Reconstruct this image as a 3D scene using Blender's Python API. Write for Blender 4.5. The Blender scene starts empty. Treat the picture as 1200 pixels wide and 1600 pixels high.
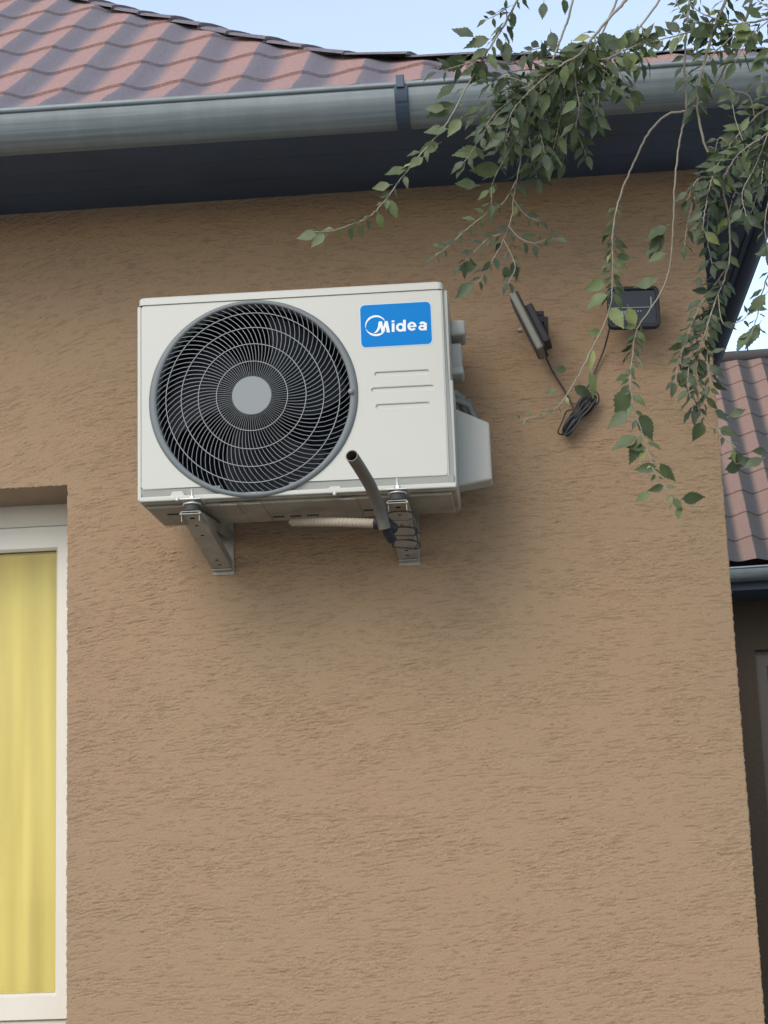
import bpy, bmesh, math, random
import numpy as np
from mathutils import Vector, Matrix, noise
random.seed(7)
R = math.radians
# ------------------------------------------------------------------ camera
CAM = Vector((0.4, -4.5757, 1.6))
AX = [Vector((0.996012, 0.081589, -0.0361)), Vector((0.052124, -0.203743, 0.977636)), Vector((-0.07241, 0.975619, 0.207183))]
F = 2706.03
sc = bpy.context.scene
col = sc.collection
cd = bpy.data.cameras.new('camera'); cam = bpy.data.objects.new('camera', cd); col.objects.link(cam)
m = Matrix((( AX[0][0], AX[1][0], -AX[2][0], CAM[0]), (AX[0][1], AX[1][1], -AX[2][1], CAM[1]), (AX[0][2], AX[1][2], -AX[2][2], CAM[2]), (0, 0, 0, 1)))
cam.matrix_world = m
cd.sensor_fit = 'HORIZONTAL'; cd.sensor_width = 36; cd.lens = 36*F/1200; cd.clip_end = 3000; cd.clip_start = .05
sc.camera = cam
# ------------------------------------------------------------------ light
SUN_EL, SUN_AZ = 38, 206       # azimuth clockwise from +Y (north)
w = bpy.data.worlds.new('World'); sc.world = w; w.use_nodes = True
nt = w.node_tree; nt.nodes.clear()
sky = nt.nodes.new('ShaderNodeTexSky'); sky.sky_type = 'NISHITA'; sky.sun_disc = False
sky.sun_elevation = R(SUN_EL); sky.sun_rotation = R(SUN_AZ); sky.air_density = 1.0; sky.dust_density = 1.0; sky.ozone_density = 1.0
bg = nt.nodes.new('ShaderNodeBackground'); bg.inputs[1].default_value = .15
wo = nt.nodes.new('ShaderNodeOutputWorld')
veil = nt.nodes.new('ShaderNodeMix'); veil.data_type = 'RGBA'; veil.blend_type = 'ADD'; veil.inputs[0].default_value = 1; veil.clamp_result = False
veil.inputs[7].default_value = (.85, .68, .40, 1)       # thin high cloud that pales the blue
nt.links.new(sky.outputs[0], veil.inputs[6]); nt.links.new(veil.outputs[2], bg.inputs[0]); nt.links.new(bg.outputs[0], wo.inputs[0])
sd = bpy.data.lights.new('sun', 'SUN'); sd.energy = 1.0; sd.angle = R(40); sd.color = (1, .93, .82)
so = bpy.data.objects.new('sun', sd); col.objects.link(so)
a, e = R(SUN_AZ), R(SUN_EL)
sdir = Vector((math.sin(a)*math.cos(e), math.cos(a)*math.cos(e), math.sin(e)))
so.rotation_euler = (-sdir).to_track_quat('-Z', 'Y').to_euler(); so.location = sdir*20
sc.view_settings.view_transform = 'Standard'; sc.view_settings.look = 'None'
sc.view_settings.exposure = 1.0; sc.view_settings.gamma = 1
sc.render.engine = 'CYCLES'; sc.render.resolution_x = 768; sc.render.resolution_y = 1024

# ------------------------------------------------------------------ helpers
def ray(px, py): return AX[0]*((px-600)/F) + AX[1]*(-(py-800)/F) + AX[2]
def at(px, py, Y):
    d = ray(px, py); return CAM + d*((Y-CAM[1])/d[1])
def tag(o, label=None, cat=None, group=None, kind=None):
    if label: o['label'] = label
    if cat: o['category'] = cat
    if group: o['group'] = group
    if kind: o['kind'] = kind
    return o
def empty(name, loc=(0, 0, 0)):
    o = bpy.data.objects.new(name, None); o.location = loc; o.empty_display_size = .1; col.objects.link(o); return o

class MB:
    """collects shapes into one mesh"""
    def __init__(s): s.v = []; s.f = []; s.mi = []; s.sm = []; s.cur = 0
    def add(s, vs, fs, smooth=False):
        b = len(s.v); s.v += [tuple(p) for p in vs]
        for f in fs: s.f.append([b+i for i in f]); s.mi.append(s.cur); s.sm.append(smooth)
    def box(s, a, b, bev=0, mat=None):
        bm = bmesh.new(); bmesh.ops.create_cube(bm, size=1)
        a = Vector(a); b = Vector(b); c = (a+b)/2; d = b-a
        for v in bm.verts: v.co = Vector((v.co.x*d.x, v.co.y*d.y, v.co.z*d.z))
        if bev: bmesh.ops.bevel(bm, geom=bm.edges[:], offset=bev, segments=2, profile=.5, affect='EDGES')
        for v in bm.verts:
            v.co = v.co + c
            if mat: v.co = mat @ v.co
        bm.verts.index_update(); s.add([v.co.copy() for v in bm.verts], [[v.index for v in f.verts] for f in bm.faces]); bm.free()
    def tube(s, pts, r, seg=10, caps=True, sm=True):
        pts = [Vector(p) for p in pts]; n = len(pts)
        rr = r if isinstance(r, (list, tuple)) else [r]*n
        t0 = (pts[1]-pts[0]).normalized(); up = Vector((0, 0, 1)) if abs(t0.z) < .9 else Vector((1, 0, 0))
        u = t0.cross(up).normalized(); vs = []; fs = []
        for i, p in enumerate(pts):
            t = (pts[min(i+1, n-1)]-pts[max(i-1, 0)]).normalized()
            u = (u - t*u.dot(t)).normalized(); q = t.cross(u)
            for k in range(seg):
                an = 2*math.pi*k/seg; vs.append(p + (u*math.cos(an)+q*math.sin(an))*rr[i])
        for i in range(n-1):
            for k in range(seg):
                k2 = (k+1) % seg; fs.append([i*seg+k, i*seg+k2, (i+1)*seg+k2, (i+1)*seg+k])
        s.add(vs, fs, sm)
        if caps: s.add(vs[:seg], [list(range(seg))[::-1]]); s.add(vs[-seg:], [list(range(seg))])
    def lathe(s, prof, c, axis='y', seg=64, sm=True):
        """prof: (radius, along axis)"""
        vs = []; fs = []; n = len(prof)
        for k in range(seg):
            an = 2*math.pi*k/seg
            for (r, h) in prof:
                vs.append(Vector((c[0]+r*math.cos(an), c[1]+h, c[2]+r*math.sin(an))) if axis == 'y' else Vector((c[0]+r*math.cos(an), c[1]+r*math.sin(an), c[2]+h)))
        for k in range(seg):
            k2 = (k+1) % seg
            for i in range(n-1): fs.append([k*n+i, k2*n+i, k2*n+i+1, k*n+i+1])
        s.add(vs, fs, sm)
    def extrude(s, poly, vec, sm=False):
        """closed 3D polygon extruded by vec"""
        n = len(poly); vec = Vector(vec); P = [Vector(p) for p in poly]
        s.add(P+[p+vec for p in P], [list(range(n)), list(range(2*n-1, n-1, -1))]+[[i, i+n, (i+1) % n+n, (i+1) % n] for i in range(n)], sm)
    def build(s, name, mats, parent=None):
        me = bpy.data.meshes.new(name); me.from_pydata(s.v, [], s.f); me.update()
        for k in (mats if isinstance(mats, (list, tuple)) else [mats]): me.materials.append(k)
        me.polygons.foreach_set('material_index', s.mi); me.polygons.foreach_set('use_smooth', s.sm)
        o = bpy.data.objects.new(name, me); col.objects.link(o)
        if parent: o.parent = parent
        return o

def fixn(o):
    bm = bmesh.new(); bm.from_mesh(o.data); bmesh.ops.recalc_face_normals(bm, faces=bm.faces); bm.to_mesh(o.data); bm.free(); return o

def curve_mesh(loops, thick, bev=0, name='tmp', bres=2):
    """2D loops (x,z) -> mesh data, facing -Y, front at y = 0, back at y = thick"""
    cu = bpy.data.curves.new(name, 'CURVE'); cu.dimensions = '2D'; cu.fill_mode = 'BOTH'
    for lp in loops:
        sp = cu.splines.new('POLY'); sp.points.add(len(lp)-1); sp.use_cyclic_u = True
        for i, (x, z) in enumerate(lp): sp.points[i].co = (x, z, 0, 1)
    cu.extrude = thick/2-bev; cu.bevel_depth = bev; cu.bevel_resolution = bres; cu.offset = -bev
    o = bpy.data.objects.new(name, cu); col.objects.link(o)
    dg = bpy.context.evaluated_depsgraph_get(); dg.update()
    me = bpy.data.meshes.new_from_object(o.evaluated_get(dg)); bpy.data.objects.remove(o)
    for v in me.vertices: x, y, z = v.co; v.co = (x, -z+thick/2, y)
    me.materials.clear()
    return me
def link(me, name, mat, parent=None, loc=(0, 0, 0)):
    me.materials.append(mat); me.name = name
    o = bpy.data.objects.new(name, me); o.location = loc; col.objects.link(o)
    if parent: o.parent = parent
    return o
def rrect(x0, z0, x1, z1, r, n=6):
    out = []
    for cx, cz, a0 in ((x1-r, z1-r, 0), (x0+r, z1-r, 90), (x0+r, z0+r, 180), (x1-r, z0+r, 270)):
        for k in range(n+1):
            an = R(a0+90*k/n); out.append((cx+r*math.cos(an), cz+r*math.sin(an)))
    return out
def circ(cx, cz, r, n=96): return [(cx+r*math.cos(2*math.pi*k/n), cz+r*math.sin(2*math.pi*k/n)) for k in range(n)]

# ------------------------------------------------------------------ materials
def mat(name, color, rough=.6, metal=0, spec=.5, bump=None, var=0, vscale=8, coords='Object', trans=0):
    mt = bpy.data.materials.new(name); mt.use_nodes = True; t = mt.node_tree; b = t.nodes['Principled BSDF']
    b.inputs['Base Color'].default_value = (*color, 1); b.inputs['Roughness'].default_value = rough; b.inputs['Metallic'].default_value = metal
    b.inputs['Specular IOR Level'].default_value = spec
    tc = t.nodes.new('ShaderNodeTexCoord')
    if var:
        n = t.nodes.new('ShaderNodeTexNoise'); n.inputs['Scale'].default_value = vscale; n.inputs['Detail'].default_value = 6; n.inputs['Roughness'].default_value = .65
        t.links.new(tc.outputs[coords], n.inputs['Vector'])
        r = t.nodes.new('ShaderNodeMapRange'); r.inputs[1].default_value = .3; r.inputs[2].default_value = .7; r.inputs[3].default_value = 1-var; r.inputs[4].default_value = 1+var
        t.links.new(n.outputs[0], r.inputs[0])
        mx = t.nodes.new('ShaderNodeMix'); mx.data_type = 'RGBA'; mx.blend_type = 'MULTIPLY'; mx.inputs[0].default_value = 1
        mx.inputs[6].default_value = (*color, 1); t.links.new(r.outputs[0], mx.inputs[7]); t.links.new(mx.outputs[2], b.inputs['Base Color'])
        rr = t.nodes.new('ShaderNodeMapRange'); rr.inputs[3].default_value = max(0, rough-.1); rr.inputs[4].default_value = min(1, rough+.12)
        t.links.new(n.outputs[0], rr.inputs[0]); t.links.new(rr.outputs[0], b.inputs['Roughness'])
    if bump:
        n2 = t.nodes.new('ShaderNodeTexNoise'); n2.inputs['Scale'].default_value = bump[0]; n2.inputs['Detail'].default_value = 5
        t.links.new(tc.outputs[coords], n2.inputs['Vector'])
        bp = t.nodes.new('ShaderNodeBump'); bp.inputs['Strength'].default_value = 1; bp.inputs['Distance'].default_value = bump[1]
        t.links.new(n2.outputs[0], bp.inputs['Height']); t.links.new(bp.outputs[0], b.inputs['Normal'])
    return mt

def node(t, kind, **kw):
    n = t.nodes.new(kind)
    for k, v in kw.items():
        if k[0] == 'i' and k[1:].isdigit(): n.inputs[int(k[1:])].default_value = v
        else: setattr(n, k, v)
    return n
def plaster(name, color, var2, relief=1.0):
    mt = bpy.data.materials.new(name); mt.use_nodes = True; t = mt.node_tree; L = t.links.new; b = t.nodes['Principled BSDF']
    b.inputs['Roughness'].default_value = .9; b.inputs['Specular IOR Level'].default_value = .25
    tc = node(t, 'ShaderNodeTexCoord'); pos = tc.outputs['Object']
    # slow wander of the trowel direction
    wn = node(t, 'ShaderNodeTexNoise'); wn.inputs['Scale'].default_value = 3.0; wn.inputs['Detail'].default_value = 2; L(pos, wn.inputs['Vector'])
    sub = node(t, 'ShaderNodeVectorMath', operation='SUBTRACT', i1=(.5, .5, .5)); L(wn.outputs['Color'], sub.inputs[0])
    sc1 = node(t, 'ShaderNodeVectorMath', operation='MULTIPLY', i1=(.02, .02, .022)); L(sub.outputs[0], sc1.inputs[0])
    ad = node(t, 'ShaderNodeVectorMath', operation='ADD'); L(pos, ad.inputs[0]); L(sc1.outputs[0], ad.inputs[1])
    def stretched(sx, sz, detail, rough, dist=0.0):
        mp = node(t, 'ShaderNodeMapping', i3=(sx, sx, sz)); L(ad.outputs[0], mp.inputs[0])
        n = node(t, 'ShaderNodeTexNoise'); n.inputs['Scale'].default_value = 1; n.inputs['Detail'].default_value = detail; n.inputs['Roughness'].default_value = rough; n.inputs['Distortion'].default_value = dist
        L(mp.outputs[0], n.inputs['Vector']); return n.outputs[0]
    def math_(op, a, bb=None, c=None, clamp=False):
        n = node(t, 'ShaderNodeMath', operation=op, use_clamp=clamp)
        for i, x in enumerate((a, bb, c)):
            if x is None: continue
            if isinstance(x, (int, float)): n.inputs[i].default_value = x
            else: L(x, n.inputs[i])
        return n.outputs[0]
    def smooth(x, lo, hi):
        n = node(t, 'ShaderNodeMapRange', interpolation_type='SMOOTHSTEP'); n.inputs[1].default_value = lo; n.inputs[2].default_value = hi; L(x, n.inputs[0]); return n.outputs[0]
    def cracks(sx, sz, lvl, wid, msx, msz, lo, hi, d=.0):
        n_ = stretched(sx, sz, 2, .5, d); c = smooth(math_('ABSOLUTE', math_('SUBTRACT', n_, lvl)), 0.0, wid)
        mk = smooth(stretched(msx, msz, 2, .5), lo, hi)
        return math_('ADD', math_('MULTIPLY', math_('SUBTRACT', c, 1), mk), 1)
    groove = cracks(7, 58, .46, .026, 9, 22, .44, .54)           # sparse long cuts of the float
    g2 = cracks(18, 95, .52, .045, 14, 24, .42, .54)              # short scratches
    body = stretched(42, 112, 5, .75)
    patch = smooth(stretched(5, 12, 3, .6), .42, .60)
    body2 = math_('ADD', 1, math_('MULTIPLY', math_('SUBTRACT', smooth(stretched(26, 135, 4, .7, .2), .36, .46), 1), patch))
    big = stretched(2.2, 4.5, 3, .5)
    grain = stretched(150, 170, 3, .75)
    h = 0.0
    for src, k_ in ((groove, .7), (g2, .6), (body, 3.4), (body2, .35), (grain, 1.6), (big, .4)): h = math_('ADD', h, math_('MULTIPLY', src, k_))
    bp = node(t, 'ShaderNodeBump'); bp.inputs['Strength'].default_value = 1; bp.inputs['Distance'].default_value = .0046*relief
    L(h, bp.inputs['Height']); L(bp.outputs[0], b.inputs['Normal'])
    # colour: mottled paint, grooves darkened to imitate shade in the creases
    n3 = node(t, 'ShaderNodeTexNoise'); n3.inputs['Scale'].default_value = 1.7; n3.inputs['Detail'].default_value = 5; n3.inputs['Roughness'].default_value = .6; L(pos, n3.inputs['Vector'])
    m1 = node(t, 'ShaderNodeMix', data_type='RGBA'); m1.inputs[6].default_value = (*color, 1); m1.inputs[7].default_value = (*var2, 1)
    L(smooth(n3.outputs[0], .35, .68), m1.inputs[0])
    m2 = node(t, 'ShaderNodeMix', data_type='RGBA', blend_type='MULTIPLY'); m2.inputs[0].default_value = 1; L(m1.outputs[2], m2.inputs[6])
    L(math_('ADD', .76, math_('MULTIPLY', math_('ADD', math_('MULTIPLY', groove, .5), math_('ADD', math_('MULTIPLY', g2, .35), math_('MULTIPLY', body2, .15))), .24)), m2.inputs[7])
    L(m2.outputs[2], b.inputs['Base Color'])
    return mt

def relief_mat(name, color, var2):
    mt = bpy.data.materials.new(name); mt.use_nodes = True; t = mt.node_tree; L = t.links.new; b = t.nodes['Principled BSDF']
    b.inputs['Roughness'].default_value = .88; b.inputs['Specular IOR Level'].default_value = .25
    tc = node(t, 'ShaderNodeTexCoord'); pos = tc.outputs['Object']
    n3 = node(t, 'ShaderNodeTexNoise'); n3.inputs['Scale'].default_value = 1.9; n3.inputs['Detail'].default_value = 5; n3.inputs['Roughness'].default_value = .6; L(pos, n3.inputs['Vector'])
    mr = node(t, 'ShaderNodeMapRange', interpolation_type='SMOOTHSTEP'); mr.inputs[1].default_value = .35; mr.inputs[2].default_value = .68; L(n3.outputs[0], mr.inputs[0])
    m1 = node(t, 'ShaderNodeMix', data_type='RGBA'); m1.inputs[6].default_value = (*color, 1); m1.inputs[7].default_value = (*var2, 1); L(mr.outputs[0], m1.inputs[0])
    n4 = node(t, 'ShaderNodeTexNoise'); n4.inputs['Scale'].default_value = 210; n4.inputs['Detail'].default_value = 3; n4.inputs['Roughness'].default_value = .7; L(pos, n4.inputs['Vector'])
    m4 = node(t, 'ShaderNodeMapRange'); m4.inputs[1].default_value = .3; m4.inputs[2].default_value = .7; m4.inputs[3].default_value = .90; m4.inputs[4].default_value = 1.10; L(n4.outputs[0], m4.inputs[0])
    at_ = node(t, 'ShaderNodeAttribute', attribute_name='groove_shade')
    dm = node(t, 'ShaderNodeMath', operation='MULTIPLY_ADD', i1=-.30, i2=1.0); L(at_.outputs['Fac'], dm.inputs[0])  # shade inside the scratches put into the colour
    mm = node(t, 'ShaderNodeMath', operation='MULTIPLY'); L(dm.outputs[0], mm.inputs[0]); L(m4.outputs[0], mm.inputs[1])
    m2 = node(t, 'ShaderNodeMix', data_type='RGBA', blend_type='MULTIPLY'); m2.inputs[0].default_value = 1; L(m1.outputs[2], m2.inputs[6]); L(mm.outputs[0], m2.inputs[7]); L(m2.outputs[2], b.inputs['Base Color'])
    bp = node(t, 'ShaderNodeBump'); bp.inputs['Distance'].default_value = .0012; L(n4.outputs[0], bp.inputs['Height']); L(bp.outputs[0], b.inputs['Normal'])
    return mt
M = {}
M['relief'] = relief_mat('tan scratched plaster relief', (.252, .176, .108), (.256, .172, .107))
M['plaster'] = plaster('tan scratched plaster', (.318, .218, .132), (.322, .212, .132))
M['reveal'] = mat('painted plaster reveal', (.27, .20, .14), .9, bump=(60, .003), var=.06)
M['shade_wall'] = mat('brown render darkened for shade', (.045, .031, .019), .85, bump=(80, .004), var=.1, vscale=3)  # wing wall in shade: the darkness is put into its colour
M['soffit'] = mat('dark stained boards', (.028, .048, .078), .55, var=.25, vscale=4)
M['inner'] = mat('room plaster', (.5, .4, .25), .9)
M['pvc'] = mat('white pvc', (.52, .495, .44), .38, var=.03, vscale=5)
M['gasket'] = mat('black rubber', (.015, .015, .016), .6)
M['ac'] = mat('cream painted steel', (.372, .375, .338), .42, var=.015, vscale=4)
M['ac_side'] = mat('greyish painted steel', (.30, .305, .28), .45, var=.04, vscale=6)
M['ac_base'] = mat('dusty painted base', (.21, .195, .155), .6, var=.28, vscale=9, bump=(30, .002))
M['ring'] = mat('grey plastic ring', (.105, .12, .125), .55, var=.05)
M['wire'] = mat('light grey wire', (.135, .148, .155), .45)
M['wire_ring'] = mat('pale wire ring', (.24, .26, .27), .4)
M['hub'] = mat('grey plastic hub', (.15, .165, .172), .5, var=.03)
M['fan'] = mat('dark fan plastic', (.006, .008, .012), .6, spec=.15)
M['well'] = mat('dark inner casing', (.004, .006, .011), .8, spec=.1)
M['logo_blue'] = mat('blue label', (.0, .142, .41), .5, spec=.1)
M['logo_white'] = mat('white print', (.55, .58, .6), .4)
M['galv'] = mat('galvanised bracket', (.25, .24, .205), .55, metal=.2, var=.22, vscale=22)
M['bolt'] = mat('zinc bolt', (.42, .42, .40), .4, metal=.5)
M['rubber'] = mat('rubber foot', (.03, .03, .032), .7)
M['pipe'] = mat('dark grey pipe', (.07, .064, .052), .5, var=.15, vscale=20)
M['hose'] = mat('white corrugated hose', (.24, .205, .155), .7, var=.08)
M['black'] = mat('black plastic', (.014, .015, .018), .55, var=.1, spec=.25)
M['navy'] = mat('black glossy panel', (.006, .012, .018), .3, spec=.3)
M['greyp'] = mat('grey plastic', (.115, .115, .093), .5, var=.12, vscale=30)
M['cable'] = mat('black cable', (.016, .016, .018), .45)
M['foil'] = mat('grey pipe lagging', (.13, .13, .115), .5, bump=(90, .004), var=.3, vscale=40)
M['pave'] = mat('grey concrete paving', (.28, .27, .25), .9, bump=(40, .004), var=.12, vscale=1)
M['bark'] = mat('grey bark', (.16, .13, .10), .85, bump=(40, .006), var=.2, vscale=12)

def gutter_mat():
    mt = bpy.data.materials.new('weathered zinc'); mt.use_nodes = True; t = mt.node_tree; L = t.links.new; b = t.nodes['Principled BSDF']
    tc = node(t, 'ShaderNodeTexCoord')
    mp = node(t, 'ShaderNodeMapping', i3=(1.2, 60, 90)); L(tc.outputs['Object'], mp.inputs[0])
    n = node(t, 'ShaderNodeTexNoise'); n.inputs['Scale'].default_value = 1; n.inputs['Detail'].default_value = 7; n.inputs['Roughness'].default_value = .6; L(mp.outputs[0], n.inputs['Vector'])
    mp2 = node(t, 'ShaderNodeMapping', i3=(26, 4, 5)); L(tc.outputs['Object'], mp2.inputs[0])
    n2 = node(t, 'ShaderNodeTexNoise'); n2.inputs['Scale'].default_value = 1; n2.inputs['Detail'].default_value = 4; L(mp2.outputs[0], n2.inputs['Vector'])
    ad = node(t, 'ShaderNodeMath', operation='MULTIPLY_ADD', i1=.8, i2=.0); L(n.outputs[0], ad.inputs[0])
    ad2 = node(t, 'ShaderNodeMath', operation='MULTIPLY_ADD', i1=.2); L(n2.outputs[0], ad2.inputs[0]); L(ad.outputs[0], ad2.inputs[2])
    cr = node(t, 'ShaderNodeValToRGB'); cr.color_ramp.elements[0].position = .33; cr.color_ramp.elements[0].color = (.105, .130, .142, 1)
    cr.color_ramp.elements[1].position = .68; cr.color_ramp.elements[1].color = (.215, .25, .26, 1); L(ad2.outputs[0], cr.inputs[0]); L(cr.outputs[0], b.inputs['Base Color'])
    b.inputs['Metallic'].default_value = .3
    rr = node(t, 'ShaderNodeMapRange'); rr.inputs[3].default_value = .45; rr.inputs[4].default_value = .65; L(n.outputs[0], rr.inputs[0]); L(rr.outputs[0], b.inputs['Roughness'])
    bp = node(t, 'ShaderNodeBump'); bp.inputs['Distance'].default_value = .0004; L(n2.outputs[0], bp.inputs['Height']); L(bp.outputs[0], b.inputs['Normal'])
    return mt
M['zinc'] = gutter_mat()

def tile_mat(name, period, pink, grey, sat=1):
    """stone-coated tile sheet: terracotta chips with a grey band on the falling side of every roll"""
    mt = bpy.data.materials.new(name); mt.use_nodes = True; t = mt.node_tree; L = t.links.new; b = t.nodes['Principled BSDF']
    b.inputs['Roughness'].default_value = .8; b.inputs['Specular IOR Level'].default_value = .35
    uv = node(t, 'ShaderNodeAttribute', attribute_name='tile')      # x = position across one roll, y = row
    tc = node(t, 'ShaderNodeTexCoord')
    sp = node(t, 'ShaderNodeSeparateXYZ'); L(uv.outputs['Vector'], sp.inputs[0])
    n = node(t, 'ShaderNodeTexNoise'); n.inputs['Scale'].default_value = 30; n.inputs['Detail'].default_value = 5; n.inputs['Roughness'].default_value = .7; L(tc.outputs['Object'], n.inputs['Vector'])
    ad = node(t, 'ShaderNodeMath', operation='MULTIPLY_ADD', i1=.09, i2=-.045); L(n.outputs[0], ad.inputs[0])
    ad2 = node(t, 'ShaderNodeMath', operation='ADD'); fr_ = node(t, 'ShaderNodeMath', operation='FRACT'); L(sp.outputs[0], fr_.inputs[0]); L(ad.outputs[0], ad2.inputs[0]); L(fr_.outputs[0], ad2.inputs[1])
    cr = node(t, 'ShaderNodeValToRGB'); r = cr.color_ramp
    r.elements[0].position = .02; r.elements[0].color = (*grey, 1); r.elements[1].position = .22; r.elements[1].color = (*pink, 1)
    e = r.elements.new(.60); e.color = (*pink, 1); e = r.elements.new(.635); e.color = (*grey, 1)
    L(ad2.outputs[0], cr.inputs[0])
    g = node(t, 'ShaderNodeTexNoise'); g.inputs['Scale'].default_value = 260; g.inputs['Detail'].default_value = 3; g.inputs['Roughness'].default_value = .8; L(tc.outputs['Object'], g.inputs['Vector'])
    mr = node(t, 'ShaderNodeMapRange'); mr.inputs[1].default_value = .3; mr.inputs[2].default_value = .7; mr.inputs[3].default_value = .55; mr.inputs[4].default_value = 1.5; L(g.outputs[0], mr.inputs[0])
    mx = node(t, 'ShaderNodeMix', data_type='RGBA', blend_type='MULTIPLY'); mx.inputs[0].default_value = 1; L(cr.outputs[0], mx.inputs[6]); L(mr.outputs[0], mx.inputs[7])
    L(mx.outputs[2], b.inputs['Base Color'])
    bp = node(t, 'ShaderNodeBump'); bp.inputs['Distance'].default_value = .004; L(g.outputs[0], bp.inputs['Height']); L(bp.outputs[0], b.inputs['Normal'])
    return mt
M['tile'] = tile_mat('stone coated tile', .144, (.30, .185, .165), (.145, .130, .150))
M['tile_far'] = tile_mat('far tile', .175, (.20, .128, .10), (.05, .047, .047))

# ------------------------------------------------------------------ ground
g = MB(); g.add([(-400, -400, 0), (400, -400, 0), (400, 400, 0), (-400, 400, 0)], [[0, 1, 2, 3]])
tag(g.build('ground', M['pave']), kind='structure')

# ------------------------------------------------------------------ house
XE = .9703; XW = -.812; ZT = 2.693; ZB = 1.215; ZS = 3.4986; XL = -2.15; YR = .23
house = tag(empty('house', (0, .2, 0)), 'tan plastered house with red tiled roof, zinc gutter and yellow lit window', 'house')
def part(mb, name, mt):
    o = mb.build(name, mt); o.parent = house; o.matrix_parent_inverse = Matrix.Translation((0, -.2, 0)); return o

wall = MB()
zs = []; z = 0
while z < 3.56:
    zs.append(z); z += .4 if z < .8 else .006
zs.append(3.56)
zs += [ZT, ZB]; zs = sorted(set(round(q, 4) for q in zs))
def jit(z, k, amp=.0026):
    n = .5*noise.noise(Vector((k*7.3, z*60, 0)))+.7*noise.noise(Vector((k*3.1, z*170, 2)))+.6*noise.noise(Vector((k*1.1, z*420, 5)))
    return n*amp
# scratched render as real relief: a height map of float marks, sand grains and soft waves
rs = np.random.RandomState(11); CELL = .002
GX0, GZ0 = -1.35, ZT+.003-CELL*890; NXg, NZg = int((1.0-GX0)/CELL), int((3.56-GZ0)/CELL)
fz = np.fft.fftfreq(NZg, CELL)[:, None]; fx = np.fft.rfftfreq(NXg, CELL)[None, :]
def field(lx, lz, lo=None):
    k = np.exp(-((fx*lx)**2+(fz*lz)**2)*1.6)
    if lo: k = k*(1-np.exp(-((fx*lo)**2+(fz*lo)**2)*1.6))
    f = np.fft.irfft2(np.fft.rfft2(rs.randn(NZg, NXg))*k, s=(NZg, NXg)); return (f-f.mean())/f.std()
rough_area = np.clip(.5+.5*field(.16, .10), 0, 1)
grain_ = field(.0040, .0034, .010)*(.55+.5*rough_area); lumps = field(.017, .0062, .05); soft_ = field(.10, .04)
HM = +.00036*grain_+.00028*np.maximum(lumps, -.8)*(.5+rough_area)+.00018*soft_
DU = np.zeros((NZg, NXg))
NS = 52000; px_ = rs.rand(NS)*NXg; pz_ = rs.rand(NS)*NZg; keep = rs.rand(NS) < .42+.7*rough_area[pz_.astype(int), px_.astype(int)]
for x_, z_ in zip(px_[keep], pz_[keep]):
    wx = GX0+x_*CELL; L_ = (.006+.040*rs.rand()**1.8+(.09*rs.rand() if rs.rand() < .05 else 0))/CELL
    ang = R(1.0+rs.randn()*2.6+16*math.exp(-max(0, wx-XW)/.10)+3.5*math.sin(wx*2.1+z_*CELL*1.3)); dep = (.0004+.0011*rs.rand()**1.5)
    n_ = max(3, int(L_*1.5)); t_ = np.linspace(-.5, .5, n_); bend = rs.randn()*.8
    xs_ = x_+t_*L_*math.cos(ang); zs_ = z_+t_*L_*math.sin(ang)+bend*(t_*t_)*3+.25*np.cumsum(rs.randn(n_))*.3
    prof_ = dep*np.sqrt(np.clip(1-(2*t_)**2, 0, 1))*(.7+.5*rs.rand(n_))
    for dz_, wv_ in ((-1, .3), (0, 1.0), (1, .4), (-2, -.35)):
        ii = np.clip((zs_+dz_).astype(int), 0, NZg-1); jj = np.clip(xs_.astype(int), 0, NXg-1)
        if wv_ > 0: HM[ii, jj] -= prof_*wv_*.75
        else: HM[ii, jj] -= prof_*wv_*.8
        if wv_ > .3: DU[ii, jj] = np.maximum(DU[ii, jj], prof_/.0015*wv_)
HM -= HM.mean()
def sheet(c0, c1, r0, r1):
    '''relief grid between column / row indices'''
    ci = np.arange(c0, c1+1); ri = np.arange(r0, r1+1); X, Z = np.meshgrid(GX0+ci*CELL, GZ0+ri*CELL)
    H_ = HM[r0:r1+1, c0:c1+1]; V = np.stack([X, -H_, Z], -1).reshape(-1, 3); D_u = DU[r0:r1+1, c0:c1+1].reshape(-1)
    nc = len(ci); a_ = (np.arange(len(ri)-1)[:, None]*nc+np.arange(nc-1)[None, :]).reshape(-1)
    return V, D_u, np.stack([a_, a_+1, a_+nc+1, a_+nc], -1)
cE = int(round((XE-.003-GX0)/CELL)); cW = int(round((XW+.003-GX0)/CELL)); rT = 890
XEe, XWe = GX0+cE*CELL+.003, GX0+cW*CELL-.003
parts_ = [sheet(cW, cE, 0, NZg-1), sheet(0, cW, rT, NZg-1)]
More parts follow.
